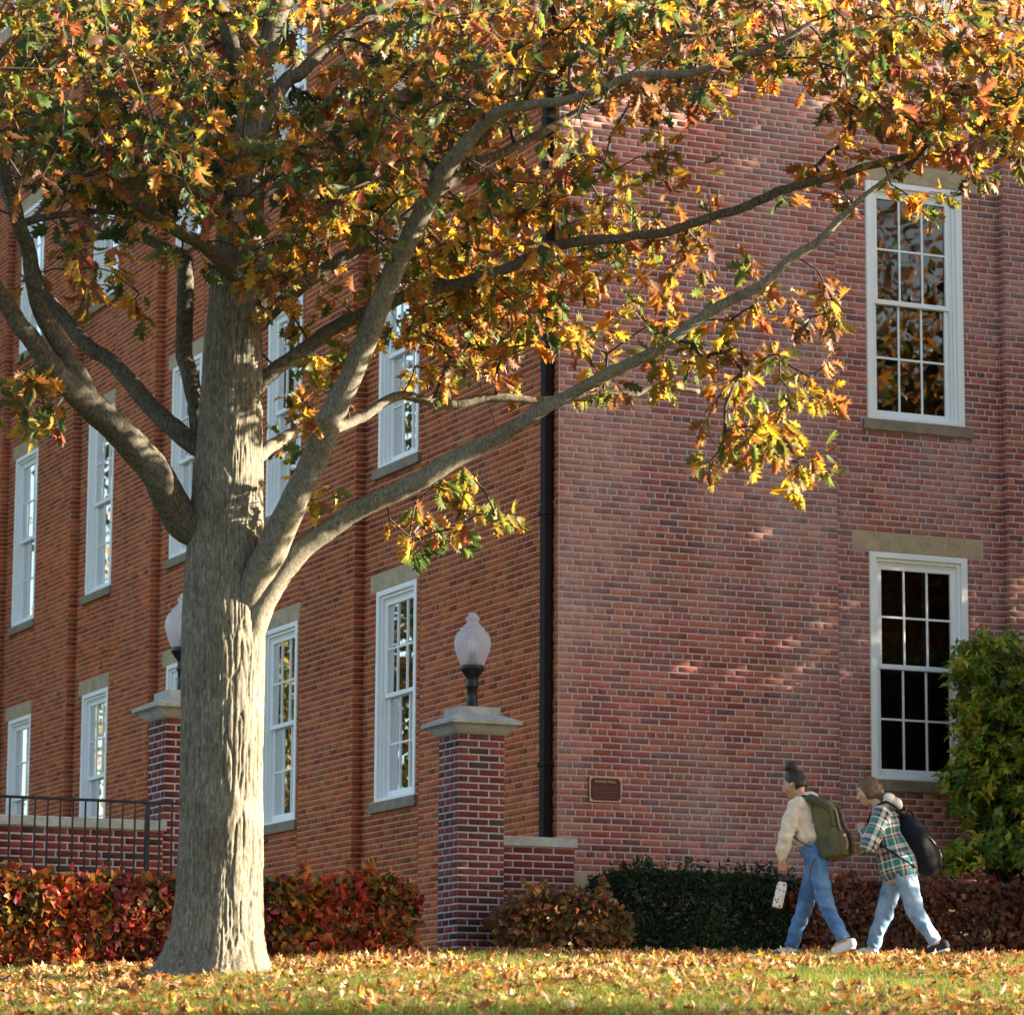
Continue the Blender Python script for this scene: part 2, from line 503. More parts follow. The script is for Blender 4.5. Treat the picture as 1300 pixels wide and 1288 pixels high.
win_cache = {}
def window(u0, fl, to3, side, curtain):
    """one sash window with its sill and lintel; the mesh data are shared by alike windows"""
    z0, z1 = FLOORS[fl]
    H = z1 - z0
    key = (side, fl)
    root = empty('window', (0, 0, 0)); root.parent = bld
    root.location = to3(u0, z0, 0)
    def tb(mb_boxes, bev=.004):
        mb = MB()
        for (a, b, c, d, e0, e1) in mb_boxes:       # u0,u1,z0,z1, depth range (d outward)
            p, q = to3(a, c, e0), to3(b, d, e1)
            lo = np.minimum(p, q); hi = np.maximum(p, q)
            mb.box(lo[0], hi[0], lo[1], hi[1], lo[2], hi[2], bev)
        return mb
    if key not in win_cache:
        D = {}
        jw = .075
        # outer casing, stepped jambs, head and sub-sill
        bx = [(0, jw, 0, H, -.16, .012), (FW - jw, FW, 0, H, -.16, .012), (jw, FW - jw, H - .06, H, -.16, .012), (jw, FW - jw, 0, .035, -.16, .012)]
        bx += [(jw, jw + .03, .035, H - .06, -.16, -.02), (FW - jw - .03, FW - jw, .035, H - .06, -.16, -.02), (jw + .03, FW - jw - .03, H - .095, H - .06, -.16, -.02)]
        bx += [(jw + .03, jw + .05, .035, H - .095, -.16, -.05), (FW - jw - .05, FW - jw - .03, .035, H - .095, -.16, -.05), (jw + .05, FW - jw - .05, H - .12, H - .095, -.16, -.05)]
        D['frame'] = tb(bx).data('window_frame', M_WHITE)
        a, b = jw + .05, FW - jw - .05
        mid = H * .497
        def sash(zb, zt, dpt, railb, railt):
            s = .045
            return [(a, a + s, zb, zt, dpt - .035, dpt), (b - s, b, zb, zt, dpt - .035, dpt), (a + s, b - s, zt - railt, zt, dpt - .035, dpt), (a + s, b - s, zb, zb + railb, dpt - .035, dpt)], (a + s, b - s, zb + railb, zt - railt)
        lo_b, lo_g = sash(.035, mid + .02, -.095, .085, .04)
        up_b, up_g = sash(mid - .02, H - .12, -.058, .05, .05)
        D['lower_sash'] = tb(lo_b, .003).data('sash', M_WHITE)
        D['upper_sash'] = tb(up_b, .003).data('sash', M_WHITE)
        for nm, (ga, gb, gc, gd), dp in (('lo', lo_g, -.105), ('up', up_g, -.068)):
            w3 = (gb - ga) / 3; zm = (gc + gd) / 2; t = .011
            D[nm + 'v'] = (tb([(-t, t, gc, gd, dp - .018, dp)], .002).data('muntin', M_WHITE), [ga + w3, ga + 2 * w3])
            D[nm + 'h'] = (tb([(ga, gb, zm - t, zm + t, dp - .017, dp - .001)], .002).data('muntin', M_WHITE), [0])
            mb = MB(); mb.add([to3(0, 0, 0), to3(w3, 0, 0), to3(w3, (gd - gc) / 2, 0), to3(0, (gd - gc) / 2, 0)], [(0, 1, 2, 3)])
            D[nm + 'p'] = (mb.data('pane', M_GLASS), [(ga + i * w3, gc + j * (gd - gc) / 2, dp - .014) for i in range(3) for j in range(2)])
        zsb = SILLB[fl] - z0
        D['sill'] = tb([(-.07, FW + .09, zsb, -.004, -.12, .045)], .008).data('sill', M_SILL)
        zl = LINT[fl]
        D['lintel'] = tb([(-.19, FW + .19, zl[0] - z0 + .004, zl[1] - z0, -.12, .006)], .006).data('lintel', M_STONE)
        cb = [(a - .03 + i * .058, a - .03 + i * .058 + .045, .1, H - .1, -.30 - .02 * (i % 2), -.285 - .02 * (i % 2)) for i in range(9)]
        D['curtain'] = tb(cb, .004).data('curtain', M_CURTAIN)
        win_cache[key] = D
    D = win_cache[key]
    obj('frame', D['frame'], root); obj('sash', D['lower_sash'], root); obj('sash', D['upper_sash'], root)
    for nm in ('lo', 'up'):
        me, us = D[nm + 'v']
        for u in us: obj('muntin', me, root, to3(u, 0, 0))
        obj('muntin', D[nm + 'h'][0], root)
        me, ps = D[nm + 'p']
        for (u, z, d) in ps:
            o = obj('pane', me, root, to3(u, z, d))
            if side == 'r': o.rotation_euler = (random.uniform(-.006, .006), 0, random.uniform(-.006, .006))
            else: o.rotation_euler = (0, random.uniform(-.006, .006), random.uniform(-.006, .006))
    obj('sill', D['sill'], root); obj('lintel', D['lintel'], root)
    if curtain: obj('curtain', D['curtain'], root)

def wall(name, side, regions, to3, pal, bm, mm, singles):
    """regions: (u0, u1, projection, [window u0...])"""
    allv = []; allf = []; allc = []; nv = 0
    zf = ZF if side == 'r' else ZG - 28 * CH
    mb = MB(); single = []
    for (u0, u1, pd, wins) in regions:
        ops = []; pops = []
        for w in wins:
            for fl in range(3):
                z0, z1 = FLOORS[fl]
                ops += [(w - .004, w + FW + .004, z0, z1), (w - .074, w + FW + .094, SILLB[fl] - .001, z0), (w - .194, w + FW + .194, LINT[fl][0], LINT[fl][1])]
                pops += [(w, w + FW, z0, z1)]
                window(w, fl, to3, side, side == 'l')
        rects = course_bricks(u0, u1, zf, ZT, ops, phase=.03 if side == 'r' else .07)
        keep = []
        for q in rects:
            if singles and pd > 0 and u0 < 0.5 and q[1] - q[0] > .09 and len(single) < 300 and 1.15 < q[2] < 3.05 and q[0] > .0 and q[1] < 2.99:
                single.append((q, pd))
            else: keep.append(q)
        v, f, c = brick_mesh(keep, pd, .003, to3, brick_cols(len(keep), pal), side == 'l')
        allv.append(v); allf.append(f + nv); allc.append(c); nv += len(v)
        panel(mb, u0, u1, zf, ZT, pops, pd, to3)
        if pd > 0:                                    # returns of the pier
            for uu, sgn in ((u0, -1), (u1, 1)):
                if side == 'r' and uu < .5 or side == 'l' and uu < .5: continue
                mb.add([to3(uu, zf, 0), to3(uu, zf, pd), to3(uu, ZT, pd), to3(uu, ZT, 0)], [(0, 1, 2, 3)])
                ret = lambda u, z, d, uu=uu, sgn=sgn: to3(uu + sgn * d, z, u)
                rr = []
                for k in range(int(round((zf - ZG) / CH)), 184):
                    za, zb = ZG + k * CH + JT / 2, ZG + (k + 1) * CH - JT / 2
                    rr.append((.004, pd + .004, za, zb))
                v, f, c = brick_mesh(rr, 0, .003, lambda u, z, d: tuple(np.broadcast_arrays(*ret(u, z, d))), brick_cols(len(rr), pal), (sgn > 0) == (side == 'l'))
                allv.append(v); allf.append(f + nv); allc.append(c); nv += len(v)
    w = mb.build('wall', mm, bld)
    st = mobj('brickwork', np.concatenate(allv), np.concatenate(allf), bm, w, col=np.concatenate(allc)); tag(st, kind='stuff')
    # single bricks: shared meshes in several burnt tones, stretchers and headers
    cache = {}
    for (q, pd) in single:
        ln = round(q[1] - q[0], 3)
        t = random.randrange(7)
        if (ln, t) not in cache:
            v, f, c = brick_mesh([(0, ln, 0, q[3] - q[2])], 0, .003, to3, brick_cols(1, pal), side == 'l')
            cache[ln, t] = mesh_data('brick', v, f, bm, col=c)
        obj('brick', cache[ln, t], w, to3(q[0], q[2], pd))
    return w

HWB = .965                                      # half width of the recessed bays
wc = [3.8024 + FW / 2 + 3.6557 * k for k in range(5)]
regs = [(-PD, wc[0] - HWB, PD, [])]
for k in range(5):
    regs.append((wc[k] - HWB, wc[k] + HWB, 0, [wc[k] - FW / 2]))
    regs.append((wc[k] + HWB, (wc[k + 1] - HWB) if k < 4 else wc[4] + 4.5, PD, []))
wall('wall_left', 'l', regs, to_l, PAL_L_BOUNCE, M_BRICK_BOUNCE, M_MORTAR_BOUNCE, False)
r0 = 3.4684
regs = [(-PD, 3.03, PD, []), (3.03, 5.08, 0, [r0]), (5.08, 8.1, PD, []), (8.1, 10.15, 0, [r0 + 5.07]), (10.15, 13.2, PD, [])]
wall('wall_right', 'r', regs, to_r, PAL_R, M_BRICK, M_MORTAR, True)
VE, UE = wc[4] + 4.5, 13.2
mb = MB(); mb.box(-PD - .008, UE, -PD - .03, .3, -.3, ZF, .01); mb.box(.02, .3, .31, VE, -.3, ZF, .01); mb.box(-PD - .02, .012, .31, VE, -.3, ZG - 28 * CH - .002, .01)
mb.build('foundation', M_STONE, bld)
mb = MB()
for i, (pr, z0, z1) in enumerate(((.16, ZT + .002, ZT + .22), (.26, ZT + .222, ZT + .40), (.42, ZT + .402, ZT + .62))):
    mb.box(-PD - pr, UE + pr, -PD - pr, VE + pr, z0, z1, .01)
mb.build('cornice', M_STONE, bld)
mb = MB()
x0, x1, y0, y1, zz = -.5, UE + .4, -.5, VE + .4, ZT + .622
mb.add([(x0, y0, zz), (x1, y0, zz), (x1, y1, zz), (x0, y1, zz), (x0 + 5, y0 + 5, zz + 2.6), (x1 - 5, y0 + 5, zz + 2.6), (x1 - 5, y1 - 5, zz + 2.6), (x0 + 5, y1 - 5, zz + 2.6)],
       [(0, 1, 5, 4), (1, 2, 6, 5), (2, 3, 7, 6), (3, 0, 4, 7), (4, 5, 6, 7)])
mb.build('roof', M_SLATE, bld)
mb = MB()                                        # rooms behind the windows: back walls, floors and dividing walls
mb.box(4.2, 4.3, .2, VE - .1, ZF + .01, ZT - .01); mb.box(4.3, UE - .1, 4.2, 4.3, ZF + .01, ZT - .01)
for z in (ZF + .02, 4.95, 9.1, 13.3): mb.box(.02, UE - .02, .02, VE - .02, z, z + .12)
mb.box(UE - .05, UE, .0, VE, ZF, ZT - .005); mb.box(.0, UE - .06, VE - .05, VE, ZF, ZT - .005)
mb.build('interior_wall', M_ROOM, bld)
# rain pipe near the corner
mb = MB()
mb.box(-PD - .10, -PD - .012, -.055, .055 + .035, 1.05, ZT - .1, .018)
for z in (1.9, 4.4, 6.9, 9.4, 11.9): mb.box(-PD - .108, -PD - .009, -.072, .108, z, z + .05, .006)
pp = mb.build('drainpipe', M_PIPE, bld, loc=(0, .03, 0))

# ------------------------------------------------------------------ plaque
def bl(p):                                      # building-local to world
    p = np.asarray(p, float)
    return ORG + RD * p[0] + LD * p[1] + np.array([0, 0, p[2]])
pq = empty('wall_plaque', tuple(bl((.386, -PD - .009, 1.684))), TH)
tag(pq, 'small bronze name plaque with raised border fixed to the brick wall', 'plaque')
pw, ph = .35, .245
MB().box(-pw / 2, pw / 2, -.012, 0, -ph / 2, ph / 2, .002).build('plate', M_BRONZE, pq)
mb = MB()
for (a, b, c, d) in ((-pw / 2, pw / 2, ph / 2 - .012, ph / 2), (-pw / 2, pw / 2, -ph / 2, -ph / 2 + .012), (-pw / 2, -pw / 2 + .012, -ph / 2 + .0125, ph / 2 - .0125), (pw / 2 - .012, pw / 2, -ph / 2 + .0125, ph / 2 - .0125)):
    mb.box(a, b, -.017, -.0125, c, d, .0015)
mb.build('border', M_BRONZE_L, pq)
for sx in (-1, 1):
    for sz in (-1, 1):
        m_ = MB(); m_.add(sweep(np.array([(sx * (pw / 2 - .02), -.0125, sz * (ph / 2 - .02)), (sx * (pw / 2 - .02), -.02, sz * (ph / 2 - .02))]), [.013, .009], 8)[0], sweep(np.array([(0, 0, 0), (0, 1, 0)]), 1, 8)[1])
        m_.build('screw', M_BRONZE_L, pq)
tc = bpy.data.curves.new('plaque_text', 'FONT'); tc.body = 'HANNA HALL'; tc.size = .037; tc.align_x = 'CENTER'; tc.extrude = .0015
to = bpy.data.objects.new('plaque_text', tc); COL.objects.link(to)
dg = bpy.context.evaluated_depsgraph_get()
tme = bpy.data.meshes.new_from_object(to.evaluated_get(dg)); bpy.data.objects.remove(to)
tme.materials.clear(); tme.materials.append(M_BRONZE_L)
obj('lettering', tme, pq, (0, -.0145, .066), (math.pi / 2, 0, 0))
mb = MB(); r_ = random.Random(3)                # worn lines too small to read: rows of letter-sized raised strokes
for z, hh, wd in ((.045, .010, .05), (.02, .013, .26), (-.006, .013, .26), (-.032, .013, .26), (-.058, .011, .24), (-.082, .010, .26)):
    x = -wd / 2
    while x < wd / 2:
        w_ = r_.uniform(.003, .007)
        if r_.random() > .16: mb.box(x, x + w_, -.0145, -.0122, z, z + hh * r_.uniform(.75, 1))
        x += w_ + .0035
mb.build('worn_lettering', simple('bronze_worn', (.20, .085, .065), .5, .4), pq)

# ------------------------------------------------------------------ gate pillars, lamps, low walls
P1 = np.array([-.4936, 33.6, 0.])                # near corner of the first pillar
PWD = .485
def pillar(P, label, group):
    z0 = float(ground_z(P[0], P[1])) - .15
    e = empty('gate_pillar', (P[0], P[1], 0), TH)
    tag(e, label, 'pillar', group)
    n = int((2.085 - z0) / CH); zb = 2.085 - n * CH
    MB().box(.006, PWD - .006, .006, PWD - .006, zb, 2.085).build('core', M_MORTAR_GREY, e)
    cache = {}
    def put(u0, u1, k, face):
        ln = round(u1 - u0 - JT, 3); t = random.randrange(6)
        if random.random() < .12: t = 6
        if (ln, face, t) not in cache:
            to3 = {'f': lambda u, z, d: (u, -d, z), 'l': lambda u, z, d: (-d, u, z), 'r': lambda u, z, d: (d, u, z), 'b': lambda u, z, d: (u, d, z)}[face]
            c = brick_cols(1, PAL_P[:5]) if t < 6 else brick_cols(1, PAL_P[5:])
            v, f, c = brick_mesh([(0, ln, 0, CH - JT)], 0, .002, to3, c, face in 'lb')
            cache[ln, face, t] = mesh_data('brick', v, f, M_BRICK_NEW, col=c)
        z = zb + k * CH + JT / 2; u = u0 + JT / 2
        loc = {'f': (u, .006, z), 'l': (.006, u, z), 'r': (PWD - .006, u, z), 'b': (u, PWD - .006, z)}[face]
        obj('brick', cache[ln, face, t], e, loc)
    for k in range(n):
        if k % 2: cf = [0, .107, .3205, PWD]; cs = [0, .2135, .378, PWD]
        else: cf = [0, .2135, .427, PWD]; cs = [0, .107, .3205, PWD]
        for a, b in zip(cf[:-1], cf[1:]): put(a, b, k, 'f')
        if k % 2 == 0 or True:
            for a, b in zip(cs[:-1], cs[1:]): put(a, b, k, 'l')
            put(0, .27, k, 'r'); put(.27, PWD, k, 'r')
    mb = MB()                                    # moulded cap
    def ring(o, z): return [(-o, -o, z), (PWD + o, -o, z), (PWD + o, PWD + o, z), (-o, PWD + o, z)]
    prof = [(.008, 2.082), (.03, 2.10), (.045, 2.118), (.075, 2.15), (.105, 2.166), (.125, 2.172), (.128, 2.205), (.105, 2.215), (-.03, 2.275)]
    v = []; f = []
    for o, z in prof: v += ring(o, z)
    for i in range(len(prof) - 1):
        for j in range(4): f.append((4 * i + j, 4 * i + (j + 1) % 4, 4 * i + 4 + (j + 1) % 4, 4 * i + 4 + j))
    f.append((4 * (len(prof) - 1), 4 * (len(prof) - 1) + 1, 4 * (len(prof) - 1) + 2, 4 * (len(prof) - 1) + 3)); f.append((3, 2, 1, 0))
    mb.add(v, f); cap = mb.build('cap', M_CAP, e)
    MB().box(.035, PWD - .035, .035, PWD - .035, 2.268, 2.345, .006).build('plinth', M_CAP, cap)
    return e
def lamp(P, label, group):
    c = P + RD * PWD / 2 + LD * PWD / 2
    e = empty('pillar_lamp', (c[0], c[1], 2.345)); tag(e, label, 'lamp', group)
    MB().lathe([(.0, .0), (.075, .0), (.075, .02), (.052, .03), (.05, .2), (.06, .205), (.064, .22), (.06, .235), (.056, .24), (.056, .30), (.062, .305)], 20).build('post', M_BLACK, e, True)
    MB().lathe([(.062, .303), (.068, .31), (.115, .375), (.12, .385), (.112, .40), (.105, .425), (.0, .43)], 24).build('fitter', M_BLACK, e, True)
    MB().lathe([(.0, .43), (.05, .43), (.045, .48), (.03, .485), (.03, .53), (.0, .53)], 14).build('socket', M_BLACK, e, True)
    MB().lathe([(.0, .53), (.035, .535), (.05, .57), (.05, .62), (.03, .66), (.0, .665)], 14).build('bulb', simple('bulb_glass', (.75, .75, .72), .3), e, True)
    gl_ = MB().lathe([(.107, .41), (.125, .45), (.14, .49), (.155, .53), (.165, .565), (.172, .60), (.175, .63), (.174, .65), (.165, .69), (.145, .73), (.115, .755)], 96)
    gv = np.concatenate(gl_.v); aa = np.arctan2(gv[:, 1], gv[:, 0]); gv[:, :2] *= (1 + .012 * np.cos(aa * 24))[:, None]
    mobj('globe', gv, gl_.f, M_GLOBE, e, smooth=True)
    MB().lathe([(.118, .752), (.12, .77), (.105, .775), (.085, .80), (.06, .82), (.055, .84), (.066, .855), (.068, .87), (.055, .885), (.043, .89), (.045, .905), (.035, .92), (.0, .928)], 28).build('finial', M_GLOBE, e, True)
GP = 'brick gate pillars'
pillar(P1, 'square brick pillar with moulded stone cap joined to short stub wall', GP)
lamp(P1, 'frosted acorn globe lamp on pillar joined to short stub wall', 'lamps on the gate pillars')
P2 = P1 - RD * 2.907
pillar(P2, 'square brick pillar with moulded stone cap half hidden behind oak trunk', GP)
lamp(P2, 'frosted acorn globe lamp half hidden behind oak trunk', 'lamps on the gate pillars')

def low_wall(P, length, label, ztop, depth, setb):
    e = empty('low_wall', tuple(P + LD * setb), TH); tag(e, label, 'wall', 'low brick walls beside the gate')
    zc = ztop - .095
    z0 = -.35; n = int((zc - z0) / CH); zb = zc - n * CH
    MB().box(0.006, length - .006, .006, depth, zb, zc).build('core', M_MORTAR_GREY, e)
    cache = {}
    for k in range(n):
        cuts = [0]; x = .107 if k % 2 else .2135
        while x < length - .05: cuts.append(x); x += .2135
        cuts.append(length)
        for a, b in zip(cuts[:-1], cuts[1:]):
            ln = round(b - a - JT, 3); t = random.randrange(6)
            if random.random() < .12: t = 6
            if (ln, t) not in cache:
                c = brick_cols(1, PAL_P[:5]) if t < 6 else brick_cols(1, PAL_P[5:])
                v, f, c = brick_mesh([(0, ln, 0, CH - JT)], 0, .003, to_r, c)
                cache[ln, t] = mesh_data('brick', v, f, M_BRICK_NEW, col=c)
            obj('brick', cache[ln, t], e, (a + JT / 2, .006, zb + k * CH + JT / 2))
        for (xx, s) in ((0, -1), (length, 1)):
            if (s, 'e') not in cache:
                v, f, c = brick_mesh([(0, depth - JT, 0, CH - JT)], 0, .006, lambda u, z, d, s=s: (s * d, u, z), brick_cols(1, PAL_P[:5]))
                cache[s, 'e'] = mesh_data('brick', v, f, M_BRICK_NEW, col=c)
            obj('brick', cache[s, 'e'], e, (xx - s * .006, JT / 2, zb + k * CH + JT / 2))
    L = length; cs = [0]
    while L - cs[-1] > 1.6: cs.append(cs[-1] + 1.2)
    cs.append(L)
    for i, (a, b) in enumerate(zip(cs[:-1], cs[1:])):
        MB().box(a - (.022 if i == 0 else -.003), b + (.022 if b == L else -.003), -.022, depth + .02, zc + .001, ztop, .008).build('coping', M_CAP, e)
low_wall(P1 + RD * (PWD + .004), .755, 'short brick stub wall with pale stone coping right of pillar', 1.135, .3, .06)
low_wall(P2 - RD * 4.0, 4.0 - .004, 'long low brick wall with stone coping behind iron railing', 1.135, .3, -.04)

# ------------------------------------------------------------------ railing
RP = P1 - LD * .9 - RD * 2.8
rl = empty('iron_railing', (RP[0], RP[1], 0), TH); tag(rl, 'dark iron railing with thin upright balusters behind red hedge', 'railing')
MB().box(-3.6, .3, -.02, .02, 1.205, 1.228, .004).build('top_rail', M_RAIL, rl)
MB().box(-3.6, .3, -.016, .016, .12, .145, .004).build('bottom_rail', M_RAIL, rl)
bal = MB().box(-.007, .007, -.007, .007, .145, 1.204).data('baluster', M_RAIL)
pst = MB().box(-.02, .02, -.019, .019, -.25, 1.2045, .003).data('post', M_RAIL)
for i in range(34):
    u = .24 - i * .1135
    if i in (7, 21): obj('post', pst, rl, (u, 0, 0))
    elif u > -3.6: obj('baluster', bal, rl, (u, 0, 0))
obj('post', pst, rl, (.3, 0, 0))
MB().tube([(-.08, .03, .585), (.2, .05, .73), (.6, .08, .93)], .02, 8).build('handrail', M_RAIL, rl, True)

# ------------------------------------------------------------------ leaves
def oak_template(curl, fold, twist, seed):
    r = np.random.default_rng(seed)
    half = [(.0, .0), (.06, .08), (.19, .17), (.10, .25), (.32, .42), (.14, .46), (.34, .67), (.14, .66), (.20, .88), (.06, .86), (.0, 1.02)]
    tips = [2, 4, 6, 8]; sin_ = [1, 3, 5, 7, 9]
    V = []; Fc = []
    mids = [half[i][1] for i in sin_]
    for y in mids: V.append((0, y, 0))
    V.append((0, 1.02, 0)); V.append((0, 0, 0))
    for s in (-1, 1):
        b = len(V); jit = r.uniform(.85, 1.15, 11)
        for i in range(1, 10): V.append((s * half[i][0] * jit[i], half[i][1] * (1 + .02 * r.normal()), 0))
        g = lambda i: b + i - 1
        for k in range(4):
            a, t, c = sin_[k], tips[k], sin_[k + 1]
            q = [(k, g(a), g(c), k + 1), (g(a), g(t), g(c))]
            for p in q:
                p = p if s > 0 else p[::-1]
                if len(p) == 4: Fc += [(p[0], p[1], p[2]), (p[0], p[2], p[3])]
                else: Fc.append(p)
        Fc.append((6, g(1), 0) if s > 0 else (0, g(1), 6)); Fc.append((4, g(9), 5) if s > 0 else (5, g(9), 4))
    V = np.array(V, float)
    V[:, 1] -= 0
    V[:, 2] += fold * np.abs(V[:, 0]) + curl * (V[:, 1] - .4) ** 2 + twist * V[:, 0] * (V[:, 1] - .5) - .25 * np.abs(V[:, 0]) ** 2 * 2 * abs(curl)
    V = np.vstack([V, [(-.012, 0, 0), (.012, 0, 0), (0, -.22, .03)]]); n = len(V)
    Fc.append((n - 3, n - 1, n - 2))
    return V * np.array([.95, 1, 1]), np.array(Fc)
OAK = [oak_template(random.uniform(-1.3, .8), random.uniform(-.2, 1.25), random.uniform(-1.2, 1.2), i) for i in range(8)]
def low_leaf(curl, fold, tw):
    V = [(0, 0, 0), (0, .5, 0), (0, 1, 0)]; Fc = []
    for s_ in (-1, 1):
        b_ = len(V); V += [(s_ * x_, y_, 0) for x_, y_ in ((.11, .2), (.31, .36), (.13, .48), (.33, .66), (.12, .74))]
        for t_ in ((0, b_, 1), (b_, b_ + 1, b_ + 2), (b_, b_ + 2, 1), (b_ + 2, b_ + 3, b_ + 4), (b_ + 2, b_ + 4, 1), (b_ + 4, 2, 1)):
            Fc.append(t_ if s_ > 0 else t_[::-1])
    V = np.array(V, float); V[:, 2] = fold * np.abs(V[:, 0]) + curl * (V[:, 1] - .4) ** 2 + tw * V[:, 0] * (V[:, 1] - .5)
    return V, np.array(Fc)
LOW = [low_leaf(random.uniform(.1, 1.0), random.uniform(.05, .8), random.uniform(-1, 1)) for _ in range(8)]
def oval_template(wd, fold, curl):
    V = np.array([(0, 0, 0), (-wd * .7, .25, fold * .7), (wd * .7, .25, fold * .7), (-wd, .55, fold), (wd, .55, fold), (0, 1, curl), (0, .5, 0)], float)
    Fc = np.array([(0, 6, 1), (0, 2, 6), (1, 6, 3), (2, 4, 6), (3, 6, 5), (6, 4, 5)])
    return V, Fc
def rot_from(axis, nrm):
    """frames: columns x (width), y (leaf axis), z (normal)"""
    y = axis / (np.linalg.norm(axis, axis=1)[:, None] + 1e-9)
    x = np.cross(y, nrm); x /= np.linalg.norm(x, axis=1)[:, None] + 1e-9
    z = np.cross(x, y)
    return np.stack([x, y, z], -1)
def scatter(templates, pos, axis, nrm, size, col, r=rng):
    Vs = []; Fs = []; Cs = []; n = 0
    k = r.integers(0, len(templates), len(pos))
    Rm = rot_from(axis, nrm)
    for t, (V, Fc) in enumerate(templates):
        m = np.where(k == t)[0]
        if not len(m): continue
        P = np.einsum('nij,vj->nvi', Rm[m], V) * size[m][:, None, None] + pos[m][:, None]
        Vs.append(P.reshape(-1, 3)); Fs.append((Fc[None] + (np.arange(len(m)) * len(V))[:, None, None]).reshape(-1, 3) + n)
        Cs.append(np.repeat(col[m], len(V), 0)); n += len(m) * len(V)
    return np.concatenate(Vs), np.concatenate(Fs), np.concatenate(Cs)

C_DG, C_GR, C_OL, C_YE, C_OR, C_RU, C_RE, C_BR, C_PU = [np.array(c) for c in ((.055, .09, .035), (.095, .13, .035), (.18, .155, .035), (.42, .27, .035), (.40, .18, .032), (.26, .105, .035), (.28, .075, .045), (.15, .08, .045), (.21, .135, .115))]
PAL_OAK = np.array([C_DG, C_GR, C_OL, C_YE, C_OR, C_RU, C_RE, C_BR, C_PU])

# ------------------------------------------------------------------ the oak
TB = at(272, 1236, 26.5)
oak = empty('oak_tree', (TB[0], TB[1], float(ground_z(TB[0], TB[1]))))
tag(oak, 'large oak with thick furrowed trunk and spreading orange and green autumn crown', 'tree')
OB = np.array(oak.location)
class Lattice:
    def __init__(s, seed, n=64): s.g = np.random.default_rng(seed).random((n, n)); s.n = n
    def __call__(s, x, y):
        x0 = np.floor(x).astype(int); y0 = np.floor(y).astype(int); fx = x - x0; fy = y - y0
        fx = fx * fx * (3 - 2 * fx); fy = fy * fy * (3 - 2 * fy); n = s.n; g = s.g
        return (g[x0 % n, y0 % n] * (1 - fx) + g[(x0 + 1) % n, y0 % n] * fx) * (1 - fy) + (g[x0 % n, (y0 + 1) % n] * (1 - fx) + g[(x0 + 1) % n, (y0 + 1) % n] * fx) * fy
def trunk_mesh():
    """the trunk's centre line and half width, read off at the trunk's distance"""
    pts = [(268, 1262, 62), (269, 1240, 60), (273, 1205, 56), (277, 1150, 54), (280, 1080, 53), (281, 980, 52), (282, 880, 52), (283, 800, 52), (284, 740, 50), (286, 680, 47), (290, 600, 43), (294, 500, 38), (298, 400, 35), (303, 320, 32), (310, 240, 25), (318, 170, 20), (322, 110, 18)]
    C = np.array([at(x, y, 26.5) for x, y, w in pts]); Rr = np.array([w / F_PX * 26.7 for _, _, w in pts])
    k = np.linspace(0, len(pts) - 1, 420)
    sp = smooth_path(np.hstack([C, Rr[:, None]]), 30)
    k = np.linspace(0, len(sp) - 1, 460); sp = np.stack([np.interp(k, np.arange(len(sp)), sp[:, q]) for q in range(4)], -1)
    C, Rr = sp[:, :3], sp[:, 3]
    seg = 310
    th = np.arange(seg) * 2 * np.pi / seg
    h = (C[:, 2] - C[0, 2])[:, None]
    T = np.broadcast_to(th[None], (len(C), seg)); Hh = np.broadcast_to(h, T.shape)
    l1, l2, l3 = Lattice(1), Lattice(2), Lattice(3)
    per = lambda L_, c, fz, sh=0: L_((T + sh) / (2 * np.pi) * c, Hh * fz + 7)
    L1 = Lattice(11, 34); L2 = Lattice(12, 68); L3 = Lattice(13, 136); L0 = Lattice(14, 6)
    tau = 2 * np.pi
    warp = (L1(T / tau * 34, Hh * 2.6) - .5) * .10 + (L2(T / tau * 68, Hh * 7) - .5) * .03
    Tw = T + warp
    a1 = np.abs(2 * L1(Tw / tau * 34, Hh * 1.7 + 3) - 1); a2 = np.abs(2 * L2(Tw / tau * 68, Hh * 3.6) - 1); a3 = L3(T / tau * 136, Hh * 22)
    plates = np.abs(2 * L2(T / tau * 68, Hh * 14 + 5) - 1)
    ridge = np.minimum(np.clip(a1 * 3.2, 0, 1), np.clip(a2 * 2.4, 0, 1)) ** .8 * .85 + a3 * .22 - .12 * (plates < .18)
    big = (L0(T / (2 * np.pi) * 6, Hh * .7) - .5)
    fade = np.clip(1.1 - h / 8, .35, 1)
    flare = np.exp(-np.clip(h + .02, 0, 9) / .17)
    lobes = (.5 + .5 * np.cos(5 * T + .6)) * .5 + (.5 + .5 * np.cos(3 * T + 2.2)) * .5
    rad = Rr[:, None] * (1 + .10 * big) + (ridge - .6) * .022 * fade + flare * (.15 + .22 * lobes)
    V = np.stack([C[:, 0, None] + rad * np.cos(T), C[:, 1, None] + rad * np.sin(T), np.broadcast_to(C[:, 2, None], T.shape)], -1)
    n = len(C)
    ii = np.arange(n * seg).reshape(n, seg); jj = np.roll(ii, -1, 1)
    Fc = np.stack([ii[:-1], jj[:-1], jj[1:], ii[1:]], -1).reshape(-1, 4)
    return V.reshape(-1, 3), Fc, C, Rr
tv, tf, TC, TR = trunk_mesh()
mobj('trunk', tv - OB, tf, M_BARK, oak, smooth=True)

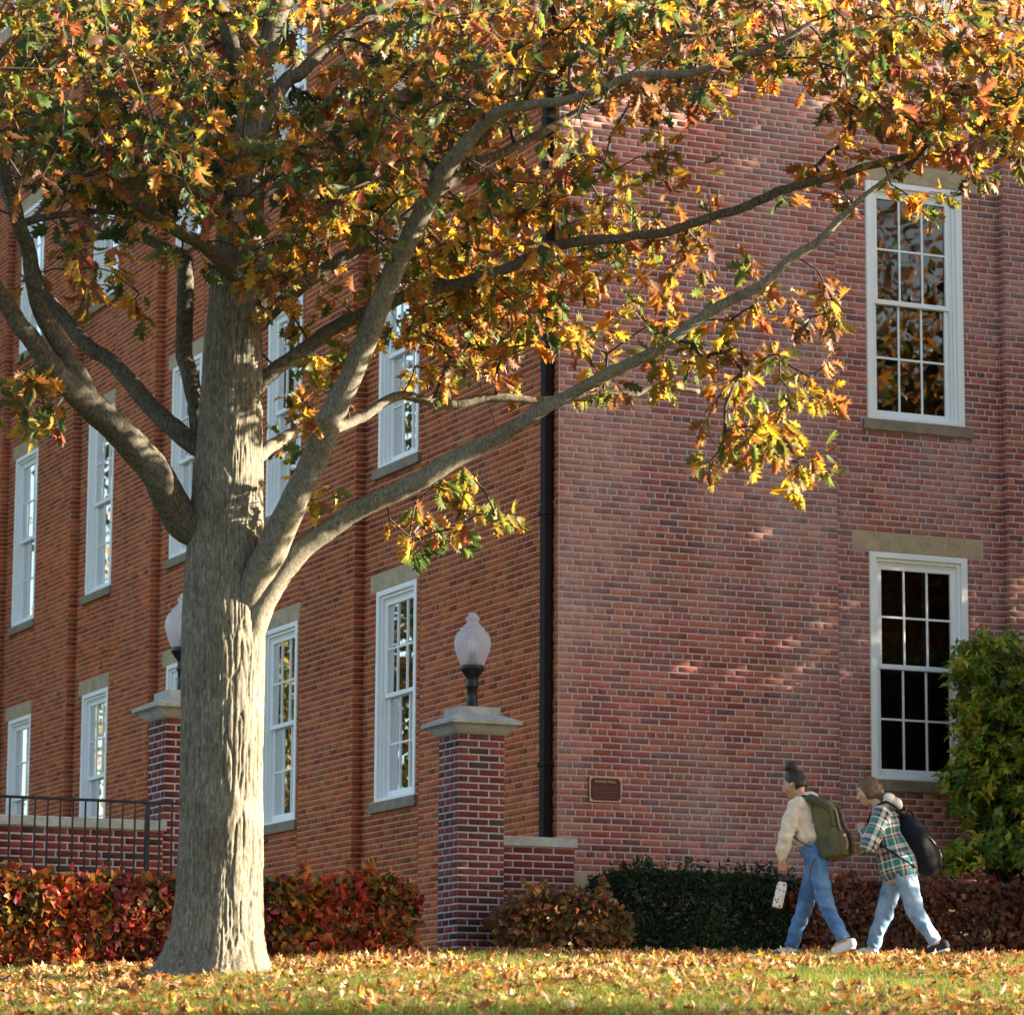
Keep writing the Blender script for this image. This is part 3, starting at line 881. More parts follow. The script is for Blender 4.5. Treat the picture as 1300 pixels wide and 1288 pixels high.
# limbs: pixel track, half width, and how far each swings towards (-) or away from (+) the viewer in metres
LIMBS = [
    [(290, 690, 26, .0), (236, 662, 24, -.05), (205, 610, 21, -.2), (165, 565, 20, -.35), (118, 522, 19, -.5), (79, 485, 15, -.7), (55, 452, 13, -.8), (33, 421, 12, -.9), (11, 388, 11, -1.0), (-25, 335, 10, -1.2), (-90, 250, 8, -1.5), (-170, 130, 6, -1.8)],
    [(125, 528, 12, -.45), (103, 482, 13, -.6), (78, 439, 12, -.7), (60, 410, 11, -.75), (46, 370, 11, -.85), (36, 320, 10, -.95), (24, 282, 9, -1.1), (8, 220, 8, -1.3), (-20, 120, 6, -1.7), (-40, 20, 4, -2.0)],
    [(285, 590, 14, .1), (238, 556, 13, .25), (199, 522, 12, .4), (166, 485, 11, .5), (140, 458, 10, .6), (120, 447, 10, .65), (92, 415, 10, .8), (72, 391, 9, .9), (54, 365, 8, 1.0), (30, 300, 7, 1.3), (-10, 200, 5, 1.8)],
    [(268, 600, 11, .2), (252, 555, 11, .3), (246, 498, 11, .35), (237, 447, 11, .4), (238, 385, 11, .4), (238, 330, 10, .45), (225, 318, 8, .5), (205, 309, 7, .6), (178, 301, 6, .75), (137, 299, 5, .95), (80, 310, 4, 1.2)],
    [(300, 350, 9, -.2), (260, 314, 9, -.5), (219, 290, 8, -.8), (178, 263, 8, -1.1), (147, 239, 7, -1.3), (100, 222, 6, -1.6), (50, 205, 4, -1.9)],
    [(26, 284, 6, -1.05), (68, 273, 5, -.95), (113, 265, 4, -.8), (150, 266, 3, -.7)],
    # right hand side
    [(286, 835, 14, .0), (302, 790, 20, -.08), (320, 750, 20, -.2), (345, 700, 20, -.3), (380, 622, 18, -.45), (415, 545, 17, -.6), (441, 490, 15, -.7), (468, 434, 14, -.8), (498, 359, 14, -1.0), (529, 290, 13, -1.15), (560, 232, 12, -1.3), (590, 190, 10, -1.45), (628, 152, 8, -1.6), (669, 138, 7, -1.7), (713, 133, 6, -1.75), (760, 118, 5, -1.8), (806, 101, 6, -1.85), (870, 98, 5, -1.9), (928, 77, 4, -2.0), (978, 60, 4, -2.05), (1030, 30, 3, -2.1)],
    [(284, 885, 12, .02), (300, 838, 18, -.03), (326, 790, 18, -.10), (352, 738, 17, -0.17), (390, 690, 15, -0.20), (435, 658, 13, -0.23), (471, 638, 12, -0.26), (532, 612, 12, -0.30), (567, 594, 12, -0.33), (608, 570, 11, -0.36), (649, 550, 10, -0.39), (676, 532, 9, -0.43), (703, 515, 9, -0.46), (737, 498, 8, -0.49), (789, 471, 8, -0.52), (833, 450, 8, -0.56), (865, 428, 7, -0.59), (898, 403, 7, -0.62), (942, 379, 7, -0.65), (983, 359, 6, -0.69), (1024, 325, 6, -0.72), (1065, 297, 5, -0.75), (1099, 263, 4, -0.78), (1133, 232, 3, -0.82), (1175, 205, 3, -0.85)],
    [(300, 520, 12, .1), (325, 493, 11, .1), (345, 474, 10, .1), (376, 450, 9, .1), (430, 413, 9, .05), (471, 396, 9, 0), (512, 376, 8, -.05), (567, 362, 8, -.1), (621, 347, 7, -.15), (662, 333, 7, -.2), (700, 318, 7, -.25), (748, 308, 7, -.3), (792, 306, 6, -.3), (833, 302, 6, -.35), (870, 295, 6, -.4), (901, 287, 6, -.4), (962, 270, 6, -.45), (1007, 251, 6, -.5), (1051, 239, 5, -.5), (1099, 227, 5, -.55), (1157, 212, 5, -.6), (1202, 207, 4, -.6), (1236, 200, 4, -.6), (1300, 215, 3, -.7), (1380, 220, 2, -.8)],
    [(300, 610, 9, .2), (328, 580, 9, .3), (369, 553, 8, .5), (400, 546, 8, .65), (430, 543, 7, .75), (460, 528, 7, .85), (509, 504, 6, 1.0), (543, 510, 6, 1.05), (580, 515, 6, 1.1), (621, 507, 6, 1.15), (669, 510, 5, 1.2), (703, 510, 5, 1.25), (755, 508, 5, 1.3), (806, 505, 4, 1.35), (840, 495, 3, 1.4), (890, 500, 3, 1.45)],
    [(312, 430, 10, .3), (370, 372, 9, .5), (430, 330, 8, .7), (474, 302, 8, .85), (515, 273, 7, 1.0), (594, 213, 7, 1.25), (650, 184, 6, 1.4), (683, 167, 6, 1.5), (745, 130, 5, 1.7), (830, 70, 4, 2.0), (900, 20, 3, 2.2)],
    [(322, 185, 12, 0), (359, 109, 10, .1), (383, 92, 9, .15), (420, 58, 8, .3), (471, 20, 7, .45), (530, -20, 6, .6), (640, -90, 5, .9), (800, -150, 4, 1.2), (960, -190, 3, 1.4)],
    [(322, 130, 15, 0), (309, 95, 13, 0), (297, 60, 12, -.05), (280, 10, 11, -.1), (250, -80, 9, -.3), (190, -240, 7, -.6), (120, -420, 5, -.9)],
    [(322, 130, 15, 0), (333, 80, 15, 0), (345, 30, 14, 0), (355, -20, 13, 0), (375, -160, 11, .1), (410, -380, 8, .1), (430, -600, 5, .1)],
    [(352, -30, 9, 0), (450, -140, 7, -.5), (600, -260, 6, -1.0), (780, -340, 4, -1.5)],
    [(290, 20, 8, -.1), (200, -60, 7, -.7), (90, -120, 6, -1.3), (-60, -190, 4, -1.8)],
    [(360, -60, 8, .1), (300, -160, 7, .8), (180, -260, 5, 1.6), (60, -330, 4, 2.2)],
]
node_p = []; node_r = []
LN = [Lattice(30 + i) for i in range(3)]
for i, L_ in enumerate(LIMBS):
    P = np.array([at(x, y, 26.5 + dy) for x, y, w, dy in L_]); Rr = np.array([w / F_PX * (26.5 + dy) for _, _, w, dy in L_])
    sp = smooth_path(np.hstack([P, Rr[:, None]]), 8)
    path, rad = sp[:, :3].copy(), sp[:, 3]
    rr = np.random.default_rng(i)
    path[3:] += np.cumsum(rr.normal(0, .0035, (len(path) - 3, 3)), 0)
    seg = 28 if rad.max() > .05 else 14
    v, f = sweep(path, rad, seg)
    vv = v.reshape(-1, seg, 3)
    s = np.concatenate([[0], np.cumsum(np.linalg.norm(np.diff(path, axis=0), axis=1))])[:, None]
    T = np.arange(seg)[None] / seg
    d = (LN[0](T * 12 + 0 * s, s * 5 + 0 * T) - .5) * .05 + (LN[1](T * 6, s * 2.2 + 0 * T) - .5) * .16
    vv += (vv - path[:, None]) * d[..., None]
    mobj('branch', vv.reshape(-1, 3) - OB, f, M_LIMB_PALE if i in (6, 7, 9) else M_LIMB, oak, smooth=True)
    st = 3 if i > 1 else 8
    for k in range(10 if len(path) > 40 else 5, len(path)):
        node_p.append(path[k]); node_r.append(rad[k])
NB = len(node_p)

# leaf clusters: where the photograph shows foliage, spread through the depth of the crown
REG = [  # cx, cy, rx, ry, count, mean depth offset, spread, colour set
    (150, 100, 240, 150, 340, -.9, 1.1, 'a'), (100, 220, 190, 90, 120, -1.0, .9, 'a'), (420, 110, 230, 170, 275, -.4, 1.2, 'a'), (330, 260, 200, 110, 135, -1.0, .8, 'a'),
    (690, 50, 260, 100, 205, -.7, 1.2, 'b'), (600, 180, 160, 80, 70, -.4, 1.2, 'b'), (960, 30, 240, 70, 130, -.6, 1.2, 'b'), (1210, 80, 140, 115, 165, -.6, .9, 'b'), (1120, 150, 90, 60, 25, -.5, .7, 'b'),
    (520, 320, 180, 105, 120, .5, 1.0, 'c'), (690, 290, 140, 110, 60, .3, .9, 'c'), (800, 250, 120, 100, 26, .1, .9, 'd'), (760, 390, 150, 80, 44, .5, .7, 'c'), (890, 340, 90, 70, 12, .2, .6, 'd'),
    (1000, 410, 90, 60, 20, -.5, .4, 'd'), (890, 450, 80, 50, 18, -.5, .4, 'y'), (980, 520, 90, 60, 22, -.8, .4, 'y'), (940, 575, 80, 45, 15, -.8, .3, 'y'), (1020, 590, 40, 45, 8, -.8, .3, 'y'),
    (600, 640, 75, 45, 15, .5, .25, 'y'), (560, 690, 50, 25, 6, .5, .2, 'y'), (540, 440, 120, 60, 28, 1.1, .6, 'c'), (690, 470, 130, 50, 18, 1.1, .4, 'd'), (400, 590, 30, 45, 7, -.3, .3, 'y'),
    (430, 480, 60, 60, 16, .5, .6, 'c'), (350, 380, 60, 50, 18, -.3, .5, 'c'), (345, 520, 25, 50, 5, .5, .3, 'c'), (35, 505, 45, 50, 17, -.9, .3, 'y'), (620, 400, 130, 70, 30, .9, .5, 'c'), (85, 350, 60, 35, 9, -.4, .6, 'y'), (165, 390, 30, 30, 3, -.6, .3, 'd'), (15, 400, 25, 40, 4, -1, .3, 'y'),
    (1040, 230, 60, 40, 7, -.4, .4, 'd'), (1160, 245, 60, 40, 6, -.6, .3, 'd'), (1265, 200, 45, 40, 14, -.7, .4, 'b'),
    # beyond the frame
    (480, -230, 600, 170, 230, .2, 1.8, 'a'), (430, -520, 340, 170, 80, .2, 1.5, 'a'), (-170, 120, 170, 260, 160, -1.2, 1.2, 'a'), (1420, 140, 110, 130, 70, -.7, .8, 'b'), (250, 60, 350, 200, 190, 1.8, .7, 'c'), (600, 250, 200, 120, 55, 1.6, .5, 'c'), (850, 60, 200, 90, 50, 1.2, .6, 'b'),
]
WTS = {'a': (.19, .18, .16, .08, .11, .12, .04, .07, .05), 'b': (.12, .11, .16, .09, .14, .17, .03, .12, .06), 'c': (.06, .12, .25, .17, .17, .13, .01, .07, .02), 'd': (.07, .09, .18, .09, .16, .21, .02, .14, .04), 'y': (.04, .16, .27, .20, .15, .11, .01, .05, .01)}
cl = []; cw = []
for (cx, cy, rx, ry, n, md, sp, cs) in REG:
    a = rng.uniform(0, 2 * np.pi, n); q = np.sqrt(rng.uniform(0, 1, n)) * rng.uniform(.85, 1.12, n)
    for x, y, dd in zip(cx + rx * q * np.cos(a), cy + ry * q * np.sin(a), rng.normal(md, sp, n)):
        cl.append(at(x, y, 26.5 + np.clip(dd, -3.2, 3.2))); cw.append(WTS[cs])
cl = np.array(cl); cw = np.array(cw)
# thin the foliage where the photograph shows the limbs and the upper trunk in front of it
def to_px(P):
    v = P - CAM; z = v @ fw
    return np.stack([650 + F_PX * (v @ rt) / z, 644 - F_PX * (v @ up) / z], -1)
bp = np.array(node_p)[::3]; br = np.array(node_r)[::3]; kk = br > .030
bp = np.vstack([bp[kk], TC[TC[:, 2] > 4.5][::4]]); bpx = to_px(bp); cpx = to_px(cl)
near = (np.linalg.norm(cpx[:, None] - bpx[None], axis=2) < 34) & (cl[:, None, 1] < bp[None, :, 1] + .1)
gone = near.any(1) & (rng.random(len(cl)) < .72)
cl, cw = cl[~gone], cw[~gone]
NPs = np.zeros((NB + len(cl) * 6, 3)); NPs[:NB] = node_p; nn = NB
par = [-1] * NB
d0 = np.min(np.linalg.norm(cl[:, None] - NPs[None, :NB:4], axis=2), axis=1)
order = np.argsort(d0)
tip = {}; tips_dir = np.zeros_like(cl); child = []
for c in order:
    d = NPs[:nn] - cl[c]
    L_ = np.sqrt((d * d).sum(1)) + .35 * np.clip(d[:, 2], 0, 9) 
    j = int(np.argmin(L_))
    a, b = NPs[j].copy(), cl[c]
    dist = np.linalg.norm(b - a)
    m = max(2, min(5, int(dist / .18)))
    bow = rng.normal(0, .07, 3) * dist + np.array([0, 0, .06 * dist])
    prev = j
    for k in range(1, m + 1):
        t = k / m
        p = a + (b - a) * t + bow * 4 * t * (1 - t) + (rng.normal(0, .012, 3) if k < m else 0)
        NPs[nn] = p; par.append(prev); prev = nn; nn += 1
    tip[c] = prev
    tips_dir[c] = (b - a) / (dist + 1e-6)
NPs = NPs[:nn]
wt = np.zeros(nn)
for c in tip: wt[tip[c]] += 1
for i in range(nn - 1, NB - 1, -1):
    if par[i] >= 0: wt[par[i]] += wt[i]
rad = .0032 * np.maximum(wt, 1) ** .42
sel = np.arange(NB, nn); pa = np.array([par[i] for i in sel])
A_, B_ = NPs[pa], NPs[sel]
ra = np.where(pa < NB, rad[sel] * 1.15, rad[pa]); rb = rad[sel]
t = (B_ - A_); t /= np.linalg.norm(t, axis=1)[:, None] + 1e-9
u = np.cross(t, np.array([.3, .5, .8])); u /= np.linalg.norm(u, axis=1)[:, None]; w = np.cross(t, u)
sg = 5; ang = np.arange(sg) * 2 * np.pi / sg
ring = np.cos(ang)[None, :, None] * u[:, None] + np.sin(ang)[None, :, None] * w[:, None]
V = np.concatenate([A_[:, None] + ring * np.minimum(ra, .03)[:, None, None], B_[:, None] + ring * np.minimum(rb, .03)[:, None, None]], 1)
k = np.arange(sg); fc = np.stack([k, (k + 1) % sg, (k + 1) % sg + sg, k + sg], -1)
Fc = (fc[None] + (np.arange(len(sel)) * 2 * sg)[:, None, None]).reshape(-1, 4)
tag(mobj('twigs', V.reshape(-1, 3) - OB, Fc, M_TWIG, oak, smooth=True), kind='stuff')
# leaves round every twig end and along the outer twigs
lp = []; la = []; lc = []; ls = []
for c in range(len(cl)):
    n = rng.integers(5, 10)
    end = NPs[tip[c]]; p1 = NPs[par[tip[c]]]
    main = rng.choice(9, 2, p=cw[c])
    for k in range(n):
        s = rng.uniform(0, 1) ** 1.5
        base = end + (p1 - end) * s * .9 + rng.normal(0, .02, 3)
        out = tips_dir[c] * .5 + rng.normal(0, .6, 3) + np.array([0, 0, -.8])
        lp.append(base + out / np.linalg.norm(out) * .03); la.append(out)
        col = PAL_OAK[main[rng.integers(0, 2)] if rng.random() < .72 else rng.choice(9, p=cw[c])]
        lc.append(col * rng.uniform(.7, 1.3) * rng.uniform(.92, 1.08, 3)); ls.append(rng.uniform(.095, .18))
lp, la, lc, ls = map(np.array, (lp, la, lc, ls))
nr = rng.normal(0, 1, lp.shape) + np.array([0, -.3, .5])
# the leaves that show largest hang as objects of their own
crown = obj('crown', None, oak)
vis = np.where((lp[:, 0] / lp[:, 1] > -.143) & (lp[:, 0] / lp[:, 1] < .143) & (lp[:, 2] < 6.8) & (ls > .14))[0]
big = vis[np.argsort(lp[vis, 1] - ls[vis] * 6 + rng.normal(0, .6, len(vis)))[:300]]
rest = np.setdiff1d(np.arange(len(lp)), big)
seen = (np.abs(lp[:, 0] / lp[:, 1]) < .155) & (lp[:, 2] < 7.3)
r1, r2_ = rest[seen[rest]], rest[~seen[rest]]
v, f, c = scatter(OAK, lp[r1], la[r1], nr[r1], ls[r1], lc[r1])
v2, f2, c2 = scatter(LOW, lp[r2_], la[r2_], nr[r2_], ls[r2_], lc[r2_])
v, f, c = np.concatenate([v, v2]), np.concatenate([f, f2 + len(v)]), np.concatenate([c, c2])
tag(mobj('foliage', v - OB, f, M_LEAF, crown, col=c), kind='stuff')
lm = {}
for i in big:
    t = random.randrange(8); h = int(np.argmin(((PAL_OAK - lc[i]) ** 2).sum(1)))
    if (t, h) not in lm: lm[t, h] = mesh_data('leaf', OAK[t][0], OAK[t][1], M_LEAF, col=np.tile(PAL_OAK[h], (len(OAK[t][0]), 1)))
    o = obj('leaf', lm[t, h], crown)
    Rm = rot_from(la[i:i + 1], nr[i:i + 1])[0]
    o.matrix_basis = Matrix.Translation(Vector(lp[i] - OB)) @ Matrix(Rm.tolist()).to_4x4() @ Matrix.Scale(float(ls[i]), 4)

# ------------------------------------------------------------------ unseen trees outside the frame, some added for shade; others show in the panes
OV = [oval_template(.3, .12, -.2), oval_template(.36, .05, .2), oval_template(.26, .2, -.1)]
OV2 = [(np.array([(0, 0, 0), (-w_, .5, f_), (w_, .5, f_), (0, 1, -.1)], float), np.array([(0, 2, 1), (1, 2, 3)])) for w_, f_ in ((.34, .1), (.42, .2), (.3, -.1))]
def far_tree(x, y, h, cr, n, label, seed, pal, zc=.62):
    r = np.random.default_rng(seed)
    z = float(ground_z(x, y))
    e = empty('maple_tree', (x, y, z)); tag(e, label, 'tree', 'trees beside the lawn')
    path = np.array([(0, 0, -.2), (.05, 0, h * .2), (-.05, .1, h * .45), (.1, 0, h * .8)]); 
    MB().tube(smooth_path(path, 4), np.linspace(.3, .06, 13), 12).build('trunk', M_BARK, e, True)
    lobes = []
    for k in range(11):
        a = r.uniform(0, 6.28); q = cr * r.uniform(.25, .75); zz = h * zc + r.uniform(-.24, .32) * h
        c = np.array([q * math.cos(a), q * math.sin(a), zz]); lobes.append(c)
        b = np.array([0, 0, h * r.uniform(.25, .5)])
        MB().tube(smooth_path([b, (b + c) / 2 + np.array([0, 0, .25]), c], 4), np.linspace(.1, .025, 9), 7).build('branch', M_LIMB, e, True)
    k = r.integers(0, len(lobes), n); L = np.array(lobes)[k]
    P = L + r.normal(0, 1, (n, 3)) * np.array([cr * .27, cr * .27, h * .085])
    v, f, c = scatter(OV2, P, r.normal(0, 1, (n, 3)) + np.array([0, 0, -.5]), r.normal(0, 1, (n, 3)), r.uniform(.13, .24, n), np.array(pal)[r.integers(0, len(pal), n)] * r.uniform(.7, 1.3, (n, 1)), r)
    tag(mobj('foliage', v, f, M_LEAF, e, col=c), kind='stuff')
far_tree(11.8, 35.2, 13, 3.3, 24000, 'dense rust and green maple standing close in front of the right brick wall', 3, [C_RU, C_OL, C_DG, C_OR], .54)
far_tree(9.2, 34.5, 5.6, 1.6, 9000, 'unseen small bushy orange tree added beside the lawn to shade the hedges', 12, [C_OR, C_YE, C_RU, C_OR], .6)  # added to keep the sun off the hedges
far_tree(9.7, 37.6, 5.2, 1.3, 7000, 'unseen small dense green tree added to shade the right brick wall', 14, [C_GR, C_DG, C_DG, C_OL], .5)  # added to cover a sunlit spot low on the wall
far_tree(12.5, 31.9, 9, 2.0, 9000, 'unseen slender gold and green tree added to shade the hedge and walkers', 17, [C_GR, C_YE, C_OL, C_OR], .63)  # added, crown set high to shade the red hedge and the heads
far_tree(26.0, 20.2, 12.5, 3.0, 14000, 'orange and rust tree standing on the lawn nearer than the very tall maple', 19, [C_OR, C_RU, C_OR, C_BR], .62)
far_tree(16.6, 38.6, 14, 3.2, 20000, 'dense orange maple near the end of the right brick wall', 9, [C_RU, C_OR, C_DG, C_OL], .55)
far_tree(31.0, 14.5, 21, 6.8, 26000, 'very tall rust coloured maple far out on the lawn facing the right wall', 4, [C_RU, C_OR, C_DG, C_BR], .55)
far_tree(41.0, 11.0, 20, 6.0, 16000, 'tall green and gold maple standing behind the very tall rust maple', 5, [C_GR, C_OL, C_DG, C_YE], .5)
far_tree(-17.0, 55.0, 13, 5.0, 14000, 'dark green maple standing across from the long left wall', 6, [C_DG, C_GR, C_OL, C_OR])
far_tree(-26.0, 66.0, 14, 5.5, 14000, 'orange and green maple farther along the long left wall', 8, [C_DG, C_GR, C_OL, C_OR])

# ------------------------------------------------------------------ hedges and shrubs
def hedge(name, label, cat, P, ang, length, depth, z0, z1, n, size, pal, wts, seed, temps=OV, round_=.25, spikes=0, shape=None, up_=.2, group=None):
    """leaves set all round a body of branches; P = left front corner"""
    r = np.random.default_rng(seed)
    e = empty(name, (P[0], P[1], z0), ang); tag(e, label, cat, group)
    m = MB()
    for k in range(int(length * 9) + 3):
        x = r.uniform(.08, length - .08); y = r.uniform(depth * .25, depth * .75)
        hh = (z1 - z0) * r.uniform(.7, .92)
        m.tube([(x, y, -.12), (x + r.normal(0, .05), y + r.normal(0, .05), hh * .5), (x + r.normal(0, .12), y + r.normal(0, .1), hh)], [.012, .008, .003], 5)
    m.build('stems', M_TWIG, e)
    H = z1 - z0
    nn_ = Lattice(seed, 32)
    N = n * 2
    x = r.uniform(0, length, N); face = r.random(N)
    y = np.where(face < .55, r.exponential(.06, N), r.uniform(0, depth, N)); z = np.where(face < .55, r.uniform(.04, H, N), H - r.exponential(.05, N))
    inn = r.random(N) < .12
    y = np.where(inn, r.uniform(0, depth, N), y); z = np.where(inn, r.uniform(.05, H, N), z)
    wob = (nn_(x * 2.2, z * 2.5) - .5) * .22; wz = (nn_(x * 1.7 + 9, y * 2 + 3) - .5) * .2
    y = y + np.where(face < .55, wob, 0) + .05; z = z + np.where(face >= .55, wz, 0) * 1.0
    # rounded ends and shoulders
    ex = np.minimum(x, length - x); cut = np.clip(1 - ex / round_, 0, 1) ** 2
    z = np.where(z > H * (1 - .35 * cut), H * (1 - .35 * cut) * r.uniform(.9, 1, N), z)
    y = y + cut * depth * .25 * (y < depth / 2) + np.clip((z - H * .8) / (H * .2), 0, 1) * .10
    if shape is not None:
        k = shape(x / length, y / depth, z / H); x, y, z = x[k], y[k], z[k]
    x, y, z = x[:n], y[:n], z[:n]
    n = len(x)
    pos = np.stack([x, y, z], -1)
    ax = r.normal(0, .6, (n, 3)) + np.array([0, -.35, -.25 + up_])
    nr_ = r.normal(0, .55, (n, 3)) + np.array([.2, -1, .35])
    big = Lattice(seed + 5, 32)(x * 1.9, z * 1.7 + 5)
    pal = np.array(pal) * (1.5 if name in ('bronze_bush', 'maroon_hedge') else 1.0); k = np.clip((big * len(pal) * 1.1 + r.normal(0, 1.3, n)).astype(int), 0, len(pal) - 1)
    k = np.where(r.random(n) < .35, r.choice(len(pal), n, p=wts), k)
    col = pal[k] * r.uniform(.65, 1.35, (n, 1))
    v, f, c = scatter(temps, pos, ax, nr_, r.uniform(size[0], size[1], n), col, r)
    Vs, Fs, Cs = [v], [f], [c]
    if spikes:                                     # upright new shoots
        sp, sa = [], []
        for k in range(spikes):
            bx, by = r.uniform(.1, length - .1), r.uniform(.05, depth * .8); hh = r.uniform(.06, .2)
            d = np.array([r.normal(0, .35), r.normal(0, .3), 1])
            for j in range(int(hh / .011)):
                sp.append(np.array([bx, by, H - .05]) + d * j * .011); sa.append(d * .5 + r.normal(0, .7, 3))
        sp, sa = np.array(sp), np.array(sa)
        v2, f2, c2 = scatter(temps, sp, sa, r.normal(0, 1, sp.shape), r.uniform(size[0], size[1], len(sp)), pal[r.choice(len(pal), len(sp), p=wts)] * 1.2, r)
        Vs.append(v2); Fs.append(f2 + len(v)); Cs.append(c2)
    tag(mobj('foliage', np.concatenate(Vs), np.concatenate(Fs), M_HLEAF, e, col=np.concatenate(Cs)), kind='stuff')
    return e
ROUND = [oval_template(.42, .1, -.12), oval_template(.47, .02, .1), oval_template(.38, .18, -.2)]
NEEDLE = [(np.array([(0, 0, 0), (-w_, .5, f_), (w_, .5, f_), (0, 1, -.05)], float), np.array([(0, 2, 1), (1, 2, 3)])) for w_, f_ in ((.18, .04), (.22, -.03))]
LANCE = [oval_template(.2, .1, -.15), oval_template(.24, .04, -.3)]
HR = np.array([(.38, .045, .035), (.40, .085, .03), (.36, .13, .03), (.33, .18, .035), (.13, .10, .025), (.05, .075, .025), (.32, .04, .06), (.16, .03, .025)])
A0 = at(-60, 1200, 29.0); A1 = at(552, 1180, 31.05)
hz = lambda x, y, Y: at(x, y, Y)[2]
h1 = hedge('red_hedge', 'clipped hedge of scarlet, orange and green leaves passing behind the oak trunk', 'hedge', A0, math.atan2(A1[1] - A0[1], A1[0] - A0[0]), float(np.hypot(*(A1 - A0)[:2])), .85, -.36, .40, 11000, (.055, .10), HR, [.14, .20, .18, .15, .14, .10, .03, .06], 21, ROUND, .25, 30)
h1.rotation_euler = (0, -.035, h1.rotation_euler[2])
HB = np.array([(.11, .05, .035), (.16, .06, .03), (.10, .075, .02), (.18, .09, .025), (.06, .055, .02), (.14, .05, .05)])
B0 = at(640, 1200, 32.6)
hedge('bronze_bush', 'low rounded bush of bronze green leaves in front of stub wall', 'bush', B0, .25, 1.28, .8, -.12, .53, 4200, (.045, .09), HB, [.2, .2, .2, .15, .15, .1], 22, ROUND, .5, 14)
B1 = at(786, 1190, 33.3)
HD = np.array([(.012, .03, .012), (.018, .042, .016), (.028, .055, .018), (.02, .04, .02)])
hedge('yew_hedge', 'dark green needle leaved hedge with ragged upright shoots below plaque', 'hedge', B1, TH, 2.1, .85, -.12, .79, 24000, (.038, .07), HD, [.3, .3, .2, .2], 23, NEEDLE, .2, 95)
B2 = B1 + RD * 1.75 - LD * .15
HN = np.array([(.10, .035, .03), (.14, .045, .03), (.08, .04, .03), (.17, .065, .025), (.07, .05, .025)])
hedge('maroon_hedge', 'dull maroon leaved hedge below the lower right window behind the walkers', 'hedge', B2, TH, 4.3, .9, -.12, .75, 11500, (.045, .09), HN, [.25, .25, .2, .15, .15], 24, ROUND, .3, 40)
# big evergreen by the window
def evergreen():
    r = np.random.default_rng(31)
    c = at(1300, 1190, 36.3)
    e = empty('evergreen_shrub', (c[0], c[1], 0)); tag(e, 'tall glossy green and yellow evergreen shrub crowding the lower right window', 'shrub')
    cs = []; PXY = [(1300, 860, 70, 45), (1250, 835, 32, 22), (1228, 860, 20, 18), (1290, 940, 75, 50), (1240, 905, 36, 22), (1255, 960, 38, 25), (1225, 1000, 30, 18), (1270, 1030, 60, 30), (1340, 1000, 70, 90), (1360, 900, 70, 60), (1240, 985, 30, 25), (1300, 1085, 80, 22), (1240, 1090, 38, 16), (1200, 1100, 25, 10)]
    for (x, y, rx, ry) in PXY:
        n = int(rx * ry / 17) + 20
        for k in range(n):
            a = r.uniform(0, 6.28); q = math.sqrt(r.random())
            Yd = 36.0 + r.normal(0, .3) + (.2 if x > 1330 else 0) - (.35 if y > 1070 else 0)
            cs.append(at(x + rx * q * math.cos(a), y + ry * q * math.sin(a), min(Yd, 36.75)))
    cs = np.array(cs) - np.array([c[0], c[1], 0])
    m = MB()
    for k in range(0, len(cs), 7):
        b = np.array([r.normal(0.1, .12), r.normal(0, .1), -.1]); mid = np.array([b[0] * .6 + cs[k][0] * .4, b[1], cs[k][2] * .55])
        m.tube(smooth_path([b, mid, cs[k]], 3), np.linspace(.022, .004, 7), 5)
    m.build('stems', M_TWIG, e)
    pos = []; ax = []; cc = []
    G = np.array([(.12, .21, .035), (.19, .28, .04), (.32, .33, .04), (.46, .41, .05), (.07, .13, .035)])
    for p in cs:
        d = np.array([r.normal(-.2, .5), r.normal(-.4, .4), r.uniform(.1, .9)]); d /= np.linalg.norm(d)
        t = r.choice(5, p=[.24, .28, .24, .14, .10])
        for j in range(9):
            a = j * 2.4; s = np.cross(d, (0, 0, 1)); s /= np.linalg.norm(s) + 1e-9; s2 = np.cross(d, s)
            pos.append(p + d * .012 * j + r.normal(0, .01, 3)); ax.append(d * .55 + (s * math.cos(a) + s2 * math.sin(a)) * .85); cc.append(G[t] * r.uniform(.7, 1.35))
    pos, ax, cc = np.array(pos), np.array(ax), np.array(cc)
    v, f, c_ = scatter(LANCE, pos, ax, r.normal(0, .3, pos.shape) + np.array([0, -.3, 1]), r.uniform(.07, .14, len(pos)), cc, r)
    tag(mobj('foliage', v, f, M_HLEAF, e, col=c_), kind='stuff')
evergreen()

# ------------------------------------------------------------------ grass and fallen leaves
def in_view(n, y0, y1, r, pad=.35):
    Y = np.sqrt(r.uniform(y0 ** 2, y1 ** 2, n)); X = r.uniform(-1, 1, n) * (Y * .1435 + pad)
    return X, Y
rg = np.random.default_rng(41)
n = 300000
X, Y = in_view(n, 19.5, 31.2, rg)
lg = Lattice(55)
dens = lg(X * 1.5, Y * 1.5) * .6 + lg(X * 5, Y * 5) * .4
keep = (dens > .28) & (rg.random(n) < np.clip((31.2 - Y) / 3.2, .06, 1)) & (np.hypot(X - TB[0], Y - TB[1]) > .42)
X, Y, dens = X[keep], Y[keep], dens[keep]; n = len(X)
Z = ground_z(X, Y)
h = rg.uniform(.03, .075, n) * (.6 + dens); a = rg.uniform(0, 6.28, n); w = rg.uniform(.0022, .0042, n)
lean = rg.normal(0, .45, (n, 2)) * h[:, None]
V = np.stack([np.stack([X - np.cos(a) * w, Y - np.sin(a) * w, Z - .004], -1), np.stack([X + np.cos(a) * w, Y + np.sin(a) * w, Z - .004], -1), np.stack([X + lean[:, 0], Y + lean[:, 1], Z + h], -1)], 1)
GP_ = np.array([(.085, .13, .02), (.125, .165, .025), (.17, .185, .03), (.055, .095, .02), (.26, .22, .075)])
gc = GP_[rg.choice(5, n, p=[.3, .28, .22, .12, .08])] * rg.uniform(.75, 1.3, (n, 1))
